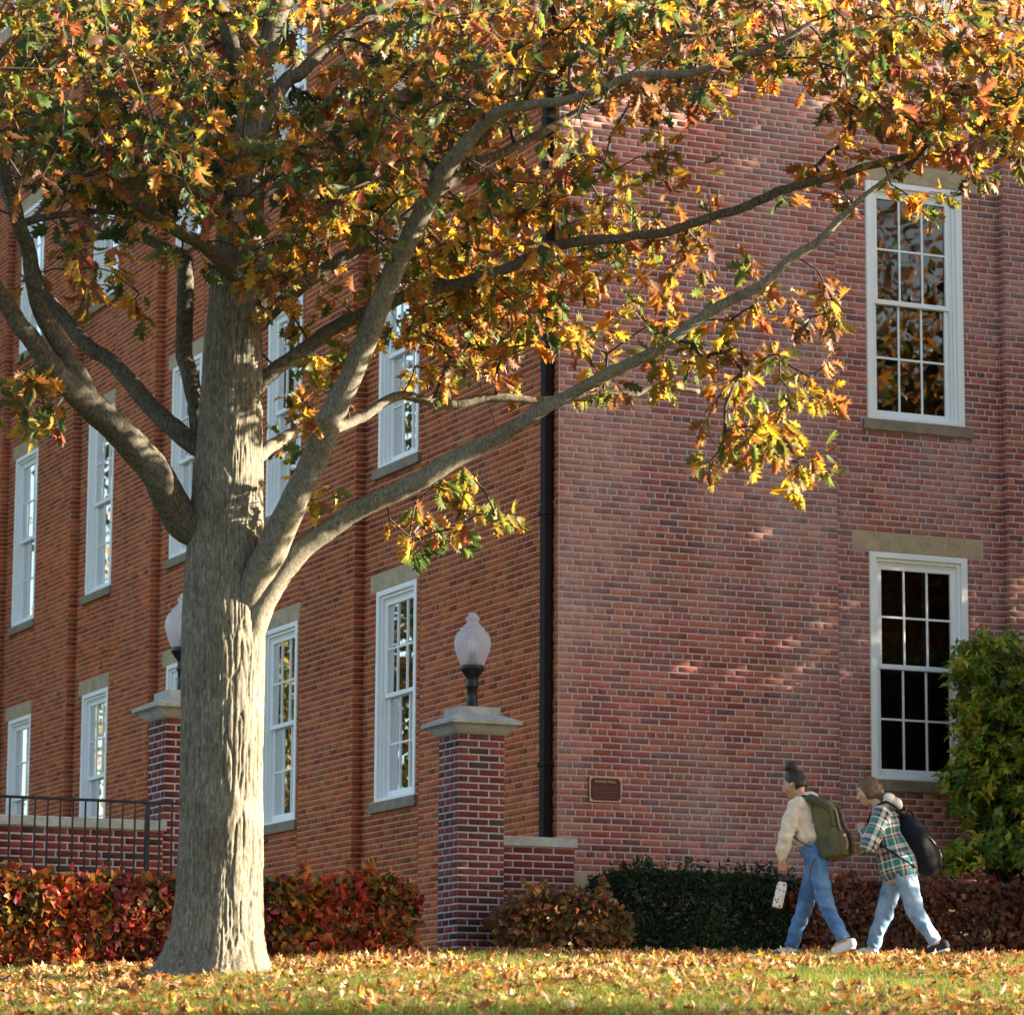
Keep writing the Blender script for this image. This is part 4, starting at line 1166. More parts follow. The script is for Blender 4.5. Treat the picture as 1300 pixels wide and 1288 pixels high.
grass = mobj('grass', V.reshape(-1, 3), np.arange(n * 3).reshape(-1, 3), M_GRASSB, col=np.repeat(gc, 3, 0))
tag(grass, 'short sunlit green grass blades covering the sloping lawn', 'grass', kind='stuff')
def litter(n, y0, y1, r):
    X, Y = in_view(n, y0, y1, r); return X, Y
xs, ys = [], []
for (n, a, b) in ((13500, 19.8, 31.5), (10500, 27.5, 32.2), (7500, 29.6, 33.2), (2500, 24, 28)):
    X, Y = in_view(n, a, b, rg)
    k = lg(X * .9 + 20, Y * .9 + 4) + lg(X * 3, Y * 3 + 9) * .5 > rg.uniform(.35, .95, n); k |= Y > 30.2
    xs.append(X[k]); ys.append(Y[k])
X, Y = np.concatenate(xs), np.concatenate(ys)
k = np.hypot(X - TB[0], Y - TB[1]) > .45; X, Y = X[k], Y[k]; n = len(X)
pos = np.stack([X, Y, ground_z(X, Y) + rg.uniform(.01, .06, n) * np.where(Y > 29, .35, 1)], -1)
ax = rg.normal(0, 1, (n, 3)) * np.array([1, 1, .35]) * np.where(Y > 29, np.array([1, 1, .8])[:, None], 1).T; nr_ = rg.normal(0, .36, (n, 3)) * np.where(Y > 29, .85, 1)[:, None] + np.array([0, 0, 1])
LP = np.array([(.42, .25, .12), (.34, .17, .07), (.50, .34, .19), (.30, .11, .04), (.42, .16, .03), (.24, .10, .05), (.48, .33, .06), (.16, .07, .04), (.58, .44, .30)])
lcol = LP[rg.choice(9, n, p=[.16, .16, .11, .14, .12, .13, .05, .09, .04])] * rg.uniform(.75, 1.25, (n, 1))
sz = rg.uniform(.055, .115, n)
CURL = [oak_template(random.uniform(.1, .9), random.uniform(.05, .7), random.uniform(-.9, .9), 60 + i) for i in range(6)]
big = np.where((Y < 27) & (np.abs(X) < Y * .14) & (Y > 21.9))[0]
big = big[np.argsort(Y[big] - sz[big] * 30)[:300]]
rest = np.setdiff1d(np.arange(n), big)
v, f, c = scatter(LOW, pos[rest], ax[rest], nr_[rest], sz[rest], lcol[rest], rg)
lit = mobj('fallen_leaves', v, f, M_LITTER, col=c); tag(lit, 'dry tan and orange oak leaves strewn over the lawn and path', 'leaves', kind='stuff')
lm = {}
for i in big:
    t = random.randrange(6); hh = int(np.argmin(((LP - lcol[i]) ** 2).sum(1)))
    if (t, hh) not in lm: lm[t, hh] = mesh_data('leaf', CURL[t][0], CURL[t][1], M_LITTER, col=np.tile(LP[hh], (len(CURL[t][0]), 1)))
    o = obj('leaf', lm[t, hh], lawn)
    Rm = rot_from(ax[i:i + 1], nr_[i:i + 1])[0]
    o.matrix_basis = Matrix.Translation(Vector(pos[i])) @ Matrix(Rm.tolist()).to_4x4() @ Matrix.Scale(float(sz[i]), 4)
#PEOPLE
# ------------------------------------------------------------------ people: smooth bodies grown from distance fields
class Field:
    def __init__(s, lo, hi, h):
        s.h = h; s.lo = np.array(lo, float); s.n = np.ceil((np.array(hi) - s.lo) / h).astype(int) + 1
        s.a = np.full(tuple(s.n), 1.0, np.float32)
    def _sub(s, lo, hi):
        i0 = np.clip(np.floor((np.array(lo) - s.lo) / s.h).astype(int), 0, s.n); i1 = np.clip(np.ceil((np.array(hi) - s.lo) / s.h).astype(int) + 1, 0, s.n)
        sl_ = tuple(slice(a, b) for a, b in zip(i0, i1))
        ax_ = [s.lo[k] + s.h * np.arange(i0[k], i1[k]) for k in range(3)]
        return sl_, np.meshgrid(*ax_, indexing='ij')
    @staticmethod
    def smin(a, b, k):
        if k <= 0: return np.minimum(a, b)
        h = np.clip(.5 + .5 * (b - a) / k, 0, 1)
        return b + (a - b) * h - k * h * (1 - h)
    def _put(s, sl_, d, k, sub):
        if 0 in s.a[sl_].shape: return s
        if sub: s.a[sl_] = -s.smin(-s.a[sl_], d, k)
        else: s.a[sl_] = s.smin(s.a[sl_], d, k)
        return s
    def cone(s, a, b, ra, rb, k=.02, sub=False, flat=None):
        a, b = np.array(a, float), np.array(b, float); m = max(ra, rb) + 2.5 * k + .03
        sl_, (X, Y, Z) = s._sub(np.minimum(a, b) - m, np.maximum(a, b) + m)
        d = b - a; q = ((X - a[0]) * d[0] + (Y - a[1]) * d[1] + (Z - a[2]) * d[2]) / (d @ d + 1e-9)
        q = np.clip(q, 0, 1)
        fy = 1 if flat is None else flat
        r = np.sqrt((X - a[0] - q * d[0]) ** 2 + ((Y - a[1] - q * d[1]) * fy) ** 2 + (Z - a[2] - q * d[2]) ** 2)
        return s._put(sl_, r - (ra + (rb - ra) * q), k, sub)
    def ell(s, c, r, tilt=0., k=.02, sub=False):
        c, r = np.array(c, float), np.array(r, float); m = r.max() + 2.5 * k + .03
        sl_, (X, Y, Z) = s._sub(c - m, c + m)
        x, y, z = X - c[0], Y - c[1], Z - c[2]
        ct, st = math.cos(tilt), math.sin(tilt)
        x, z = ct * x + st * z, -st * x + ct * z
        k0 = np.sqrt((x / r[0]) ** 2 + (y / r[1]) ** 2 + (z / r[2]) ** 2); k1 = np.sqrt((x / r[0] ** 2) ** 2 + (y / r[1] ** 2) ** 2 + (z / r[2] ** 2) ** 2)
        return s._put(sl_, k0 * (k0 - 1) / (k1 + 1e-6), k, sub)
    def rbox(s, c, hs, rd, tilt=0., k=.02, sub=False):
        c, hs = np.array(c, float), np.array(hs, float); m = np.linalg.norm(hs) + rd + 2 * k + .02
        sl_, (X, Y, Z) = s._sub(c - m, c + m)
        x, y, z = X - c[0], Y - c[1], Z - c[2]
        ct, st = math.cos(tilt), math.sin(tilt)
        x, z = ct * x + st * z, -st * x + ct * z
        qx, qy, qz = np.abs(x) - hs[0] + rd, np.abs(y) - hs[1] + rd, np.abs(z) - hs[2] + rd
        d = np.sqrt(np.maximum(qx, 0) ** 2 + np.maximum(qy, 0) ** 2 + np.maximum(qz, 0) ** 2) + np.minimum(np.maximum(qx, np.maximum(qy, qz)), 0) - rd
        return s._put(sl_, d, k, sub)
    def cut(s, p, n, lo=None, hi=None):
        """remove what lies on the side of n"""
        p, n = np.array(p, float), np.array(n, float); n = n / np.linalg.norm(n)
        sl_, (X, Y, Z) = s._sub(s.lo if lo is None else lo, s.lo + s.n * s.h if hi is None else hi)
        s.a[sl_] = np.maximum(s.a[sl_], (X - p[0]) * n[0] + (Y - p[1]) * n[1] + (Z - p[2]) * n[2])
        return s
    def folds(s, amp, freq, seed, dirs=None):
        r = np.random.default_rng(seed)
        sl_, (X, Y, Z) = s._sub(s.lo, s.lo + s.n * s.h)
        w = np.zeros_like(X)
        for k in range(5):
            d = r.normal(0, 1, 3); d /= np.linalg.norm(d); fq = freq * r.uniform(.6, 1.6)
            wob = .5 * np.sin(fq * .6 * (X * d[1] + Y * d[2] - Z * d[0]) + k)
            w += np.sin(fq * (X * d[0] + Y * d[1] + Z * d[2]) + 3 * wob + r.uniform(0, 6))
        sh = s.a[tuple(slice(0, q) for q in X.shape)]
        s.a[tuple(slice(0, q) for q in X.shape)] = sh + amp * w / 2.2
        return s
    def mesh(s):
        f = s.a; f[0], f[-1], f[:, 0], f[:, -1], f[:, :, 0], f[:, :, -1] = 1, 1, 1, 1, 1, 1
        ins = f < 0
        n = np.array(f.shape) - 1
        cnt = np.zeros(tuple(n), np.int8)
        corners = [(i, j, k) for i in (0, 1) for j in (0, 1) for k in (0, 1)]
        for i, j, k in corners: cnt += ins[i:i + n[0], j:j + n[1], k:k + n[2]]
        cells = np.argwhere((cnt > 0) & (cnt < 8))
        vid = np.full(tuple(n), -1, np.int64); vid[tuple(cells.T)] = np.arange(len(cells))
        val = {c: f[tuple((cells + np.array(c)).T)] for c in corners}
        acc = np.zeros((len(cells), 3)); num = np.zeros(len(cells))
        for c in corners:
            for ax_ in range(3):
                if c[ax_]: continue
                d = list(c); d[ax_] = 1; d = tuple(d)
                a, b = val[c], val[d]; m = (a < 0) != (b < 0)
                t = np.where(m, a / np.where(m, a - b, 1), 0)
                p = np.tile(np.array(c, float), (len(cells), 1)); p[:, ax_] = t
                acc[m] += p[m]; num[m] += 1
        V = s.lo + (cells + acc / num[:, None]) * s.h
        Fs = []
        for ax_ in range(3):
            u, w = (ax_ + 1) % 3, (ax_ + 2) % 3
            a = ins; sl0 = [slice(None)] * 3; sl1 = [slice(None)] * 3; sl0[ax_] = slice(0, -1); sl1[ax_] = slice(1, None)
            diff = a[tuple(sl0)] != a[tuple(sl1)]
            e = np.argwhere(diff)
            e = e[(e[:, u] > 0) & (e[:, w] > 0) & (e[:, u] < n[u]) & (e[:, w] < n[w])]
            fl = ins[tuple(e.T)]
            o = np.zeros(3, int)
            def q(du, dw):
                p = e.copy(); p[:, u] -= du; p[:, w] -= dw; return vid[tuple(p.T)]
            quad = np.stack([q(1, 1), q(0, 1), q(0, 0), q(1, 0)], -1)
            quad[~fl] = quad[~fl][:, ::-1]
            Fs.append(quad)
        return V, np.concatenate(Fs)
    def build(s, name, m, parent):
        v, f = s.mesh()
        return mobj(name, v, f, m, parent, smooth=True)

def cloth_mat(name, c, var=.2, scale=14, rough=.85, bm=.25):
    m, nt, p = mat(name)
    o = obj_co(nt); n = noise(nt, scale, 5, .6, o); n2 = noise(nt, 260, 2, .6, o)
    c = np.array(c)
    r = ramp(nt, n.outputs[0], [(.3, tuple(c * (1 - var))), (.72, tuple(np.minimum(c * (1 + var), .95)))])
    nt.links.new(r.outputs[0], p.inputs['Base Color']); p.inputs['Roughness'].default_value = rough
    p.inputs['Specular IOR Level'].default_value = .25
    bump(nt, p, n2.outputs[0], bm, .003)
    return m
def skin_mat(name, c):
    m, nt, p = mat(name)
    n = noise(nt, 30, 4, .6, obj_co(nt)); c = np.array(c)
    r = ramp(nt, n.outputs[0], [(.3, tuple(c * .88)), (.7, tuple(c * 1.1))])
    nt.links.new(r.outputs[0], p.inputs['Base Color']); p.inputs['Roughness'].default_value = .5
    p.inputs['Subsurface Weight'].default_value = .15; p.inputs['Subsurface Radius'].default_value = (.012, .005, .003)
    return m
def denim(name, c1, c2):
    m, nt, p = mat(name)
    o = obj_co(nt); n = noise(nt, 5, 4, .6, o); n2 = noise(nt, 120, 3, .7, stretch(nt, o, (1, 1, .3)))
    r = ramp(nt, n.outputs[0], [(.32, c1), (.68, c2)])
    c = mixc(nt, r.outputs[0], ramp(nt, n2.outputs[0], [(.3, (.7, .75, .8)), (.7, (1.25, 1.2, 1.15))]).outputs[0], .7, 'MULTIPLY')
    nt.links.new(c, p.inputs['Base Color']); p.inputs['Roughness'].default_value = .9; p.inputs['Specular IOR Level'].default_value = .2
    bump(nt, p, n2.outputs[0], .3, .004)
    return m
def hair_mat(name, c1, c2):
    m, nt, p = mat(name)
    n = noise(nt, 40, 4, .6, stretch(nt, obj_co(nt), (.5, 2.2, 1.6)))
    r = ramp(nt, n.outputs[0], [(.3, c1), (.7, c2)])
    nt.links.new(r.outputs[0], p.inputs['Base Color']); p.inputs['Roughness'].default_value = .42
    bump(nt, p, n.outputs[0], .6, .01)
    return m
def plaid():
    m, nt, p = mat('plaid_flannel')
    pc = nt.nodes.new('ShaderNodeAttribute'); pc.attribute_name = 'col'
    sx = nt.nodes.new('ShaderNodeSeparateXYZ'); nt.links.new(pc.outputs['Vector'], sx.inputs[0])
    def band(src, add, per):
        a = nt.nodes.new('ShaderNodeMath'); a.operation = 'ADD'; nt.links.new(src, a.inputs[0])
        if hasattr(add, 'is_output'): nt.links.new(add, a.inputs[1])
        else: a.inputs[1].default_value = add
        d = nt.nodes.new('ShaderNodeMath'); d.operation = 'DIVIDE'; d.inputs[1].default_value = per; nt.links.new(a.outputs[0], d.inputs[0])
        f = nt.nodes.new('ShaderNodeMath'); f.operation = 'FRACT'; nt.links.new(d.outputs[0], f.inputs[0])
        W_, K_, T_, P_, G_ = (.72, .70, .66), (.035, .03, .05), (.05, .22, .22), (.50, .30, .28), (.30, .28, .33)
        st = [(0, W_), (.10, K_), (.20, G_), (.30, K_), (.36, W_), (.42, T_), (.60, W_), (.66, K_), (.70, P_), (.76, T_), (.92, K_), (.96, W_)]
        return ramp(nt, f.outputs[0], st, 'CONSTANT').outputs[0]
    b1 = band(sx.outputs[0], 5.0, .27); b2 = band(sx.outputs[1], 5.03, .28)
    c = mixc(nt, b1, b2, .5)
    n2 = noise(nt, 160, 3, .6, obj_co(nt))
    c = mixc(nt, c, ramp(nt, n2.outputs[0], [(.3, (.7, .7, .7)), (.7, (1.2, 1.2, 1.2))]).outputs[0], .6, 'MULTIPLY')
    nt.links.new(c, p.inputs['Base Color']); p.inputs['Roughness'].default_value = .95; p.inputs['Specular IOR Level'].default_value = .15
    bump(nt, p, n2.outputs[0], .4, .004)
    return m
M_SKIN_A = skin_mat('skin_tan', (.48, .26, .16)); M_SKIN_B = skin_mat('skin_fair', (.60, .37, .28))
M_HAIR_A = hair_mat('dark_brown_hair', (.010, .006, .005), (.035, .02, .015)); M_HAIR_B = hair_mat('brown_hair', (.055, .028, .014), (.18, .095, .045))
M_CREAM = cloth_mat('cream_fleece', (.70, .60, .49), .1); M_HOOD = cloth_mat('white_hood', (.72, .68, .60), .1)
M_JEAN_A = denim('mid_blue_denim', (.045, .12, .30), (.15, .29, .52)); M_JEAN_B = denim('light_blue_denim', (.12, .23, .42), (.36, .49, .64))
M_PLAID = plaid()
M_SHOE = cloth_mat('white_trainer', (.70, .70, .70), .08, 14, .6); M_SHOE_B = cloth_mat('dark_shoe', (.03, .03, .04), .2)
M_SOLE = simple('rubber_sole', (.62, .62, .60), .6)
M_OLIVE = cloth_mat('olive_canvas', (.125, .108, .05), .25, 10, .75, .3); M_OLIVE2 = cloth_mat('olive_flap', (.075, .08, .05), .2, 10, .7, .3)
M_STRAP = cloth_mat('tan_webbing', (.42, .30, .17), .2, 20, .7); M_MAROON = cloth_mat('maroon_webbing', (.14, .035, .035), .2)
M_NAVY = cloth_mat('navy_nylon', (.006, .007, .014), .3, 10, .8, .2); M_ZIP = simple('zip_metal', (.5, .45, .45), .35, .8)

def head(B, c, tilt, chin, hs=1.0):
    """head facing -x; tilt > 0 bows it"""
    c = np.array(c, float); ct, st = math.cos(tilt), math.sin(tilt)
    def T(x, y, z): return c + np.array([ct * x - st * z * 1.0, y, st * x + ct * z]) if False else c + np.array([ct * x - (-st) * -z * 1.0, y, 0]) * 0 + np.array([x * ct - z * st, y, x * st + z * ct])
    B.ell(c, (.094 * hs, .074 * hs, .098 * hs), tilt, .0)
    B.ell(T(-.035, 0, -.055), (.058, .056, .07), tilt, .03)
    B.ell(T(-.062, 0, -.105), (.022, .026, .02), tilt, .02)                    # chin
    B.cone(T(-.090, 0, .0), T(-.112, 0, -.036), .009, .014, .012)              # nose
    B.ell(T(-.103, 0, -.044), (.010, .017, .008), tilt, .008)
    B.ell(T(-.082, 0, .022), (.014, .05, .01), tilt, .015)                     # brow
    for sy in (-1, 1):
        B.ell(T(-.088, sy * .030, .004), (.012, .015, .010), tilt, .006, True)   # eye socket
        B.ell(T(-.080, sy * .030, .003), (.010, .012, .008), tilt, .003)
        B.ell(T(.008, sy * .074, -.012), (.020, .008, .030), tilt + .15, .006)   # ear
        B.ell(T(-.05, sy * .045, -.03), (.03, .022, .03), tilt, .02)             # cheek
    B.ell(T(-.092, 0, -.066), (.010, .023, .006), tilt, .005); B.ell(T(-.090, 0, -.078), (.010, .020, .006), tilt, .005)
    B.ell(T(-.101, 0, -.072), (.006, .024, .0025), tilt, .002, True)
    return T
def hand(B, w, d, side, curl=1.0, flen=1.0):
    """w wrist, d direction of the hand; fingers curl towards -x/inward"""
    w = np.array(w, float); d = np.array(d, float); d /= np.linalg.norm(d)
    across = np.cross(d, (0, 1, 0)); across /= np.linalg.norm(across); inw = np.array([0, side, 0.])
    palm = w + d * .075
    B.cone(w - d * .02, w + d * .02, .024, .024, .015); B.cone(w + d * .02 + across * .018, palm + across * .026, .016, .014, .015); B.cone(w + d * .02 - across * .018, palm - across * .026, .016, .014, .015)
    B.cone(w + d * .03, palm, .017, .016, .012)
    for i, (o, L) in enumerate(((.030, .062), (.010, .074), (-.010, .070), (-.029, .055))):
        p0 = palm + across * o; p1 = p0 + (d * .8 + inw * .5 * curl) * L * .5 * flen
        p2 = p1 + (d * (.9 - curl) + inw * .9) * L * .35; p3 = p2 + (inw * .6 - d * .7 * curl) * L * .25
        B.cone(p0, p1, .0085, .008, .003); B.cone(p1, p2, .008, .0075, .003); B.cone(p2, p3, .0075, .0065, .003)
    t0 = w + d * .03 + across * .025; t1 = t0 + (across * .6 + d * .5 + inw * .6) * .035; t2 = t1 + (d * .7 + inw * .6) * .03
    B.cone(t0, t1, .012, .010, .006); B.cone(t1, t2, .010, .0085, .003)
def flat_strap(pts, wd, th, name, m, parent, n=6):
    P = smooth_path(pts, n); t = np.gradient(P, axis=0); t /= np.linalg.norm(t, axis=1)[:, None]
    side = np.tile(np.array([0, 1., 0]), (len(P), 1)); nrm = np.cross(t, side); nrm /= np.linalg.norm(nrm, axis=1)[:, None] + 1e-9
    V = np.stack([P - side * wd / 2 - nrm * th / 2, P + side * wd / 2 - nrm * th / 2, P + side * wd / 2 + nrm * th / 2, P - side * wd / 2 + nrm * th / 2], 1).reshape(-1, 3)
    f = []
    for i in range(len(P) - 1):
        for j in range(4): f.append((4 * i + j, 4 * i + (j + 1) % 4, 4 * i + 4 + (j + 1) % 4, 4 * i + 4 + j))
    f += [(0, 1, 2, 3), tuple(range(4 * len(P) - 4, 4 * len(P)))[::-1]]
    return mobj(name, V, f, m, parent)
def shoe(heel, toe, z, parent, m, lift=0.):
    heel = np.array([*heel, z]); toe = np.array([*toe, z - lift])
    d = toe - heel; d /= np.linalg.norm(d)
    lo = np.minimum(heel, toe) - .12; hi = np.maximum(heel, toe) + .14
    Fd = Field(lo, hi, .006)
    Fd.cone(heel + d * .03 + (0, 0, .045), heel + d * .12 + (0, 0, .04), .042, .042, .02); Fd.cone(heel + d * .1 + (0, 0, .038), toe - d * .04 + (0, 0, .032), .044, .036, .03)
    Fd.cone(heel + d * .025 + (0, 0, .05), heel + d * .035 + (0, 0, .085), .036, .036, .02)
    up_ = np.array([-d[2], 0, d[0]]) if d[0] > 0 else np.array([d[2], 0, -d[0]])
    up_ = np.array([0, 0, 1.]) - d * d[2]
    Fd.cut(heel + up_ * .012, -up_)
    Fd.cut(heel + d * .03 + np.array([0, 0, .095]), (0, 0, 1))
    Fd.folds(.0012, 60, 3)
    s_ = Fd.build('shoe', m, parent)
    Fs = Field(lo, hi, .006)
    Fs.cone(heel + d * .03 + up_ * .02, heel + d * .12 + up_ * .02, .045, .044, .01); Fs.cone(heel + d * .12 + up_ * .02, toe - d * .04 + up_ * .02, .046, .04, .01)
    Fs.cut(heel, -up_); Fs.cut(heel + up_ * .02, up_)
    Fs.build('sole', M_SOLE, s_)
    for k in range(4):
        q = heel + d * (.10 + .022 * k) + up_ * (.088 - .010 * k)
        MB().tube([q + np.array([0, -.022, -.006]), q + np.array([0, 0, .004]), q + np.array([0, .022, -.006])], .003, 5).build('lace', M_SOLE, s_)

def person_a():
    X0 = at(960 + 330 / 4.769, 1207, 30.8)
    g = float(ground_z(X0[0], X0[1]))
    e = empty('person', (X0[0], X0[1], g + .008), math.radians(-23)); tag(e, 'person walking in cream sweatshirt and blue jeans with dark hair in a bun', 'person', 'students walking past the building')
    B = Field((-.45, -.34, -.02), (.42, .34, 1.75), .0056)
    T = head(B, (-.135, 0, 1.497), .30, 0)
    B.cone((-.105, 0, 1.43), (-.045, 0, 1.31), .048, .056, .03)
    B.cone((-.045, 0, 1.27), (.02, 0, .98), .09, .09, .03, flat=.75); B.cone((.02, 0, .98), (.055, 0, .85), .09, .1, .03, flat=.75)
    for sy, sh, el, wr in ((-1, (-.075, -.155, 1.285), (-.135, -.205, 1.055), (-.175, -.20, .815)), (1, (-.05, .155, 1.285), (.02, .2, 1.04), (.06, .19, .83))):
        B.cone((-.045, sy * .05, 1.29), sh, .05, .042, .02); B.cone(sh, el, .042, .034, .02); B.cone(el, wr, .034, .024, .015)
        hand(B, wr, (-.12, 0, -1), -sy, 1.0 if sy < 0 else .6)
    legs = (((.075, -.08, .83), (.172, -.085, .43), (.325, -.085, .135)), ((.035, .08, .83), (-.075, .08, .44), (-.205, .08, .095)))
    for hp, kn, an in legs:
        B.cone(hp, kn, .075, .05, .02); B.cone(kn, an, .05, .033, .02)
        B.cone(an, np.array(an) + (-.06, 0, -.045), .034, .03, .015)
    B.build('body', M_SKIN_A, e)
    H = Field((-.32, -.16, 1.34), (.08, .16, 1.72), .005)
    H.ell(T(.012, 0, .016), (.100, .083, .104), .30, 0); H.ell(T(.045, 0, -.03), (.065, .07, .07), .3, .03)
    H.cut(T(-.045, 0, .03), T(-1, 0, -.55) - T(0, 0, 0)); H.cut(T(0, 0, -.07), T(.15, 0, -1) - T(0, 0, 0))
    for sy in (-1, 1): H.ell(T(-.02, sy * .085, -.045), (.045, .035, .045), .3, .01, True)
    H.ell(T(.016, 0, .146), (.060, .056, .048), .3, .004); H.cone(T(.01, 0, .09), T(.012, 0, .13), .03, .028, .01)
    H.folds(.0022, 90, 5); H.build('hair', M_HAIR_A, e)
    MB().lathe([(0, -.004), (.005, -.004), (.006, 0), (.005, .012), (0, .013)], 8).build('earbud', M_SOLE, e, loc=tuple(T(-.002, -.083, -.018)))
    # jeans
    J = Field((-.30, -.24, .03), (.42, .24, 1.1), .0078)
    J.cone((.015, 0, 1.0), (.035, 0, .93), .098, .115, .03, flat=.72); J.ell((.064, 0, .875), (.108, .152, .115), 0, .03)
    for (hp, kn, an), kk in zip(legs, (0, 1)):
        an = np.array(an)
        J.cone(np.array(hp) + (.004, 0, .01), kn, .092, .066, .03); J.cone(kn, an, .066, .059, .02)
        d = an - np.array(kn); d /= np.linalg.norm(d)
        sy = -1 if kk == 0 else 1
        hem = np.array(an) + d * (-.005)
        J.cut(hem, d, np.array([hem[0] - .14, -.3 if sy < 0 else 0.0, .02]), np.array([hem[0] + .14, 0.0 if sy < 0 else .3, .30]))
    J.cut((0, 0, 1.0), (0, 0, 1)); J.folds(.0055, 44, 9); J.folds(.0025, 95, 10)
    J.build('jeans', M_JEAN_A, e)
    # sweatshirt
    S = Field((-.32, -.34, .76), (.22, .34, 1.48), .0078)
    S.ell((-.035, 0, 1.20), (.125, .175, .17), .15, .0); S.ell((.008, 0, 1.03), (.145, .182, .115), 0.1, .05); S.cone((-.05, -.12, 1.30), (-.05, .12, 1.30), .062, .062, .04)
    for sy, sh, el, wr in ((-1, (-.07, -.155, 1.28), (-.135, -.212, 1.05), (-.175, -.202, .85)), (1, (-.05, .155, 1.28), (.02, .2, 1.04), (.06, .19, .86))):
        S.cone(sh, el, .074, .066, .035); S.cone(el, np.array(wr) + (.0, 0, .05), .066, .060, .03); S.cone(np.array(wr) + (0, 0, .03), np.array(wr), .045, .040, .015)
    S.ell((-.035, 0, 1.365), (.085, .095, .045), .35, .02); S.ell((.045, 0, 1.35), (.055, .09, .06), .2, .025)
    S.ell((-.10, 0, 1.415), (.06, .062, .06), .3, .015, True)
    S.cut((0, 0, .955), (.05, 0, -1), (-.1, -.14, .7), (.25, .14, 1.0)); S.folds(.008, 34, 12); S.folds(.003, 75, 13)
    S.build('sweatshirt', M_CREAM, e)
    shoe((.422, -.085), (.205, -.085), .062, e, M_SHOE, .058); shoe((-.165, .08), (-.400, .08), .0, e, M_SHOE, 0)
    # backpack: worn, but a thing of its own
    bx = empty('backpack', (X0[0], X0[1], g + .008), math.radians(-23)); tag(bx, 'olive canvas backpack with flap and tan straps on the walker in cream', 'backpack')
    F1 = Field((-.02, -.24, .74), (.42, .24, 1.42), .0078)
    F1.rbox((.180, 0, 1.08), (.100, .155, .255), .07, .20, 0); F1.ell((.215, 0, .96), (.125, .165, .13), .2, .04)
    F1.folds(.004, 26, 15); F1.build('main_bag', M_OLIVE, bx)
    F2 = Field((-.05, -.24, 1.1), (.36, .24, 1.46), .006)
    F2.rbox((.135, 0, 1.305), (.125, .163, .035), .03, -.55, 0); F2.rbox((.235, 0, 1.19), (.022, .15, .1), .02, .22, .03); F2.folds(.003, 30, 3); F2.build('flap', M_OLIVE2, bx)
    F3 = Field((.1, -.24, .78), (.42, .24, 1.18), .006)
    F3.rbox((.305, 0, .97), (.045, .115, .115), .035, .2, 0); F3.folds(.003, 34, 8); F3.build('front_pocket', M_OLIVE, bx)
    F4 = Field((.05, -.26, .78), (.34, -.08, 1.12), .006)
    F4.rbox((.205, -.155, .93), (.07, .03, .095), .025, .2, 0); F4.folds(.002, 34, 9); F4.build('side_pocket', M_OLIVE2, bx)
    for sy in (-1, 1):
        flat_strap([(.06, sy * .10, 1.33), (.0, sy * .112, 1.378), (-.08, sy * .118, 1.345), (-.152, sy * .12, 1.24), (-.150, sy * .14, 1.10), (-.06, sy * .175, 1.0), (.07, sy * .15, .93)], .055, .010, 'shoulder_strap', M_OLIVE2, bx)
        flat_strap([(.21, sy * .08, 1.30), (.265, sy * .08, 1.24), (.300, sy * .08, 1.10), (.362, sy * .08, .98), (.355, sy * .08, .87)], .034, .01, 'closing_strap', M_STRAP, bx)
        MB().box(-.012, .012, -.022, .022, -.014, .014, .004).build('buckle', M_ZIP, bx, loc=(.345, sy * .08, 1.03))
    flat_strap([(.25, 0, 1.27), (.29, 0, 1.15), (.365, 0, 1.0), (.36, 0, .88)], .026, .01, 'closing_strap', M_MAROON, bx)
    flat_strap([(.14, -.12, .86), (.09, -.19, .80), (.06, -.185, .68), (.075, -.19, .62)], .022, .004, 'loose_strap', M_OLIVE2, bx)
    # bottle
    bt = empty('water_bottle', (X0[0], X0[1], g + .008), math.radians(-23)); tag(bt, 'white flower printed water bottle with black lid held by the walker in cream', 'bottle')
    m, nt, p = mat('printed_bottle')
    vo = nt.nodes.new('ShaderNodeTexVoronoi'); vo.inputs['Scale'].default_value = 30; nt.links.new(obj_co(nt), vo.inputs['Vector'])
    msk = ramp(nt, vo.outputs['Distance'], [(.33, (1, 1, 1)), (.38, (0, 0, 0))])
    hue = ramp(nt, vo.outputs['Color'], [(.0, (.45, .05, .05)), (.4, (.55, .16, .08)), (.62, (.12, .14, .13)), (.8, (.7, .66, .62))], 'CONSTANT')
    nt.links.new(mixc(nt, (.74, .70, .66), hue.outputs[0], msk.outputs[0]), p.inputs['Base Color']); p.inputs['Roughness'].default_value = .35
    piv = empty('bottle', (0, 0, 0)); bpy.data.objects.remove(piv)
    def tilted(name, prof, mm):
        v, f = [], []
        b_ = MB().lathe(prof, 24); v = np.concatenate(b_.v); a = math.radians(14)
        R_ = np.array([[math.cos(a), 0, math.sin(a)], [0, 1, 0], [-math.sin(a), 0, math.cos(a)]])
        return mobj(name, v @ R_.T + np.array([-.232, -.185, .445]), b_.f, mm, bt, smooth=True)
    tilted('flask', [(0, -.03), (.036, -.03), (.044, -.022), (.045, -.01), (.045, .16), (.042, .18), (.034, .192), (.026, .2), (0, .2)], m)
    tilted('lid', [(0, .2), (.028, .2), (.029, .235), (.02, .242), (0, .243)], M_BLACK)
    MB().tube(smooth_path([(-.195, -.185, .68), (-.205, -.185, .715), (-.19, -.185, .735), (-.168, -.185, .715), (-.16, -.185, .67)], 4), .006, 6).build('carry_loop', M_BLACK, bt, True)

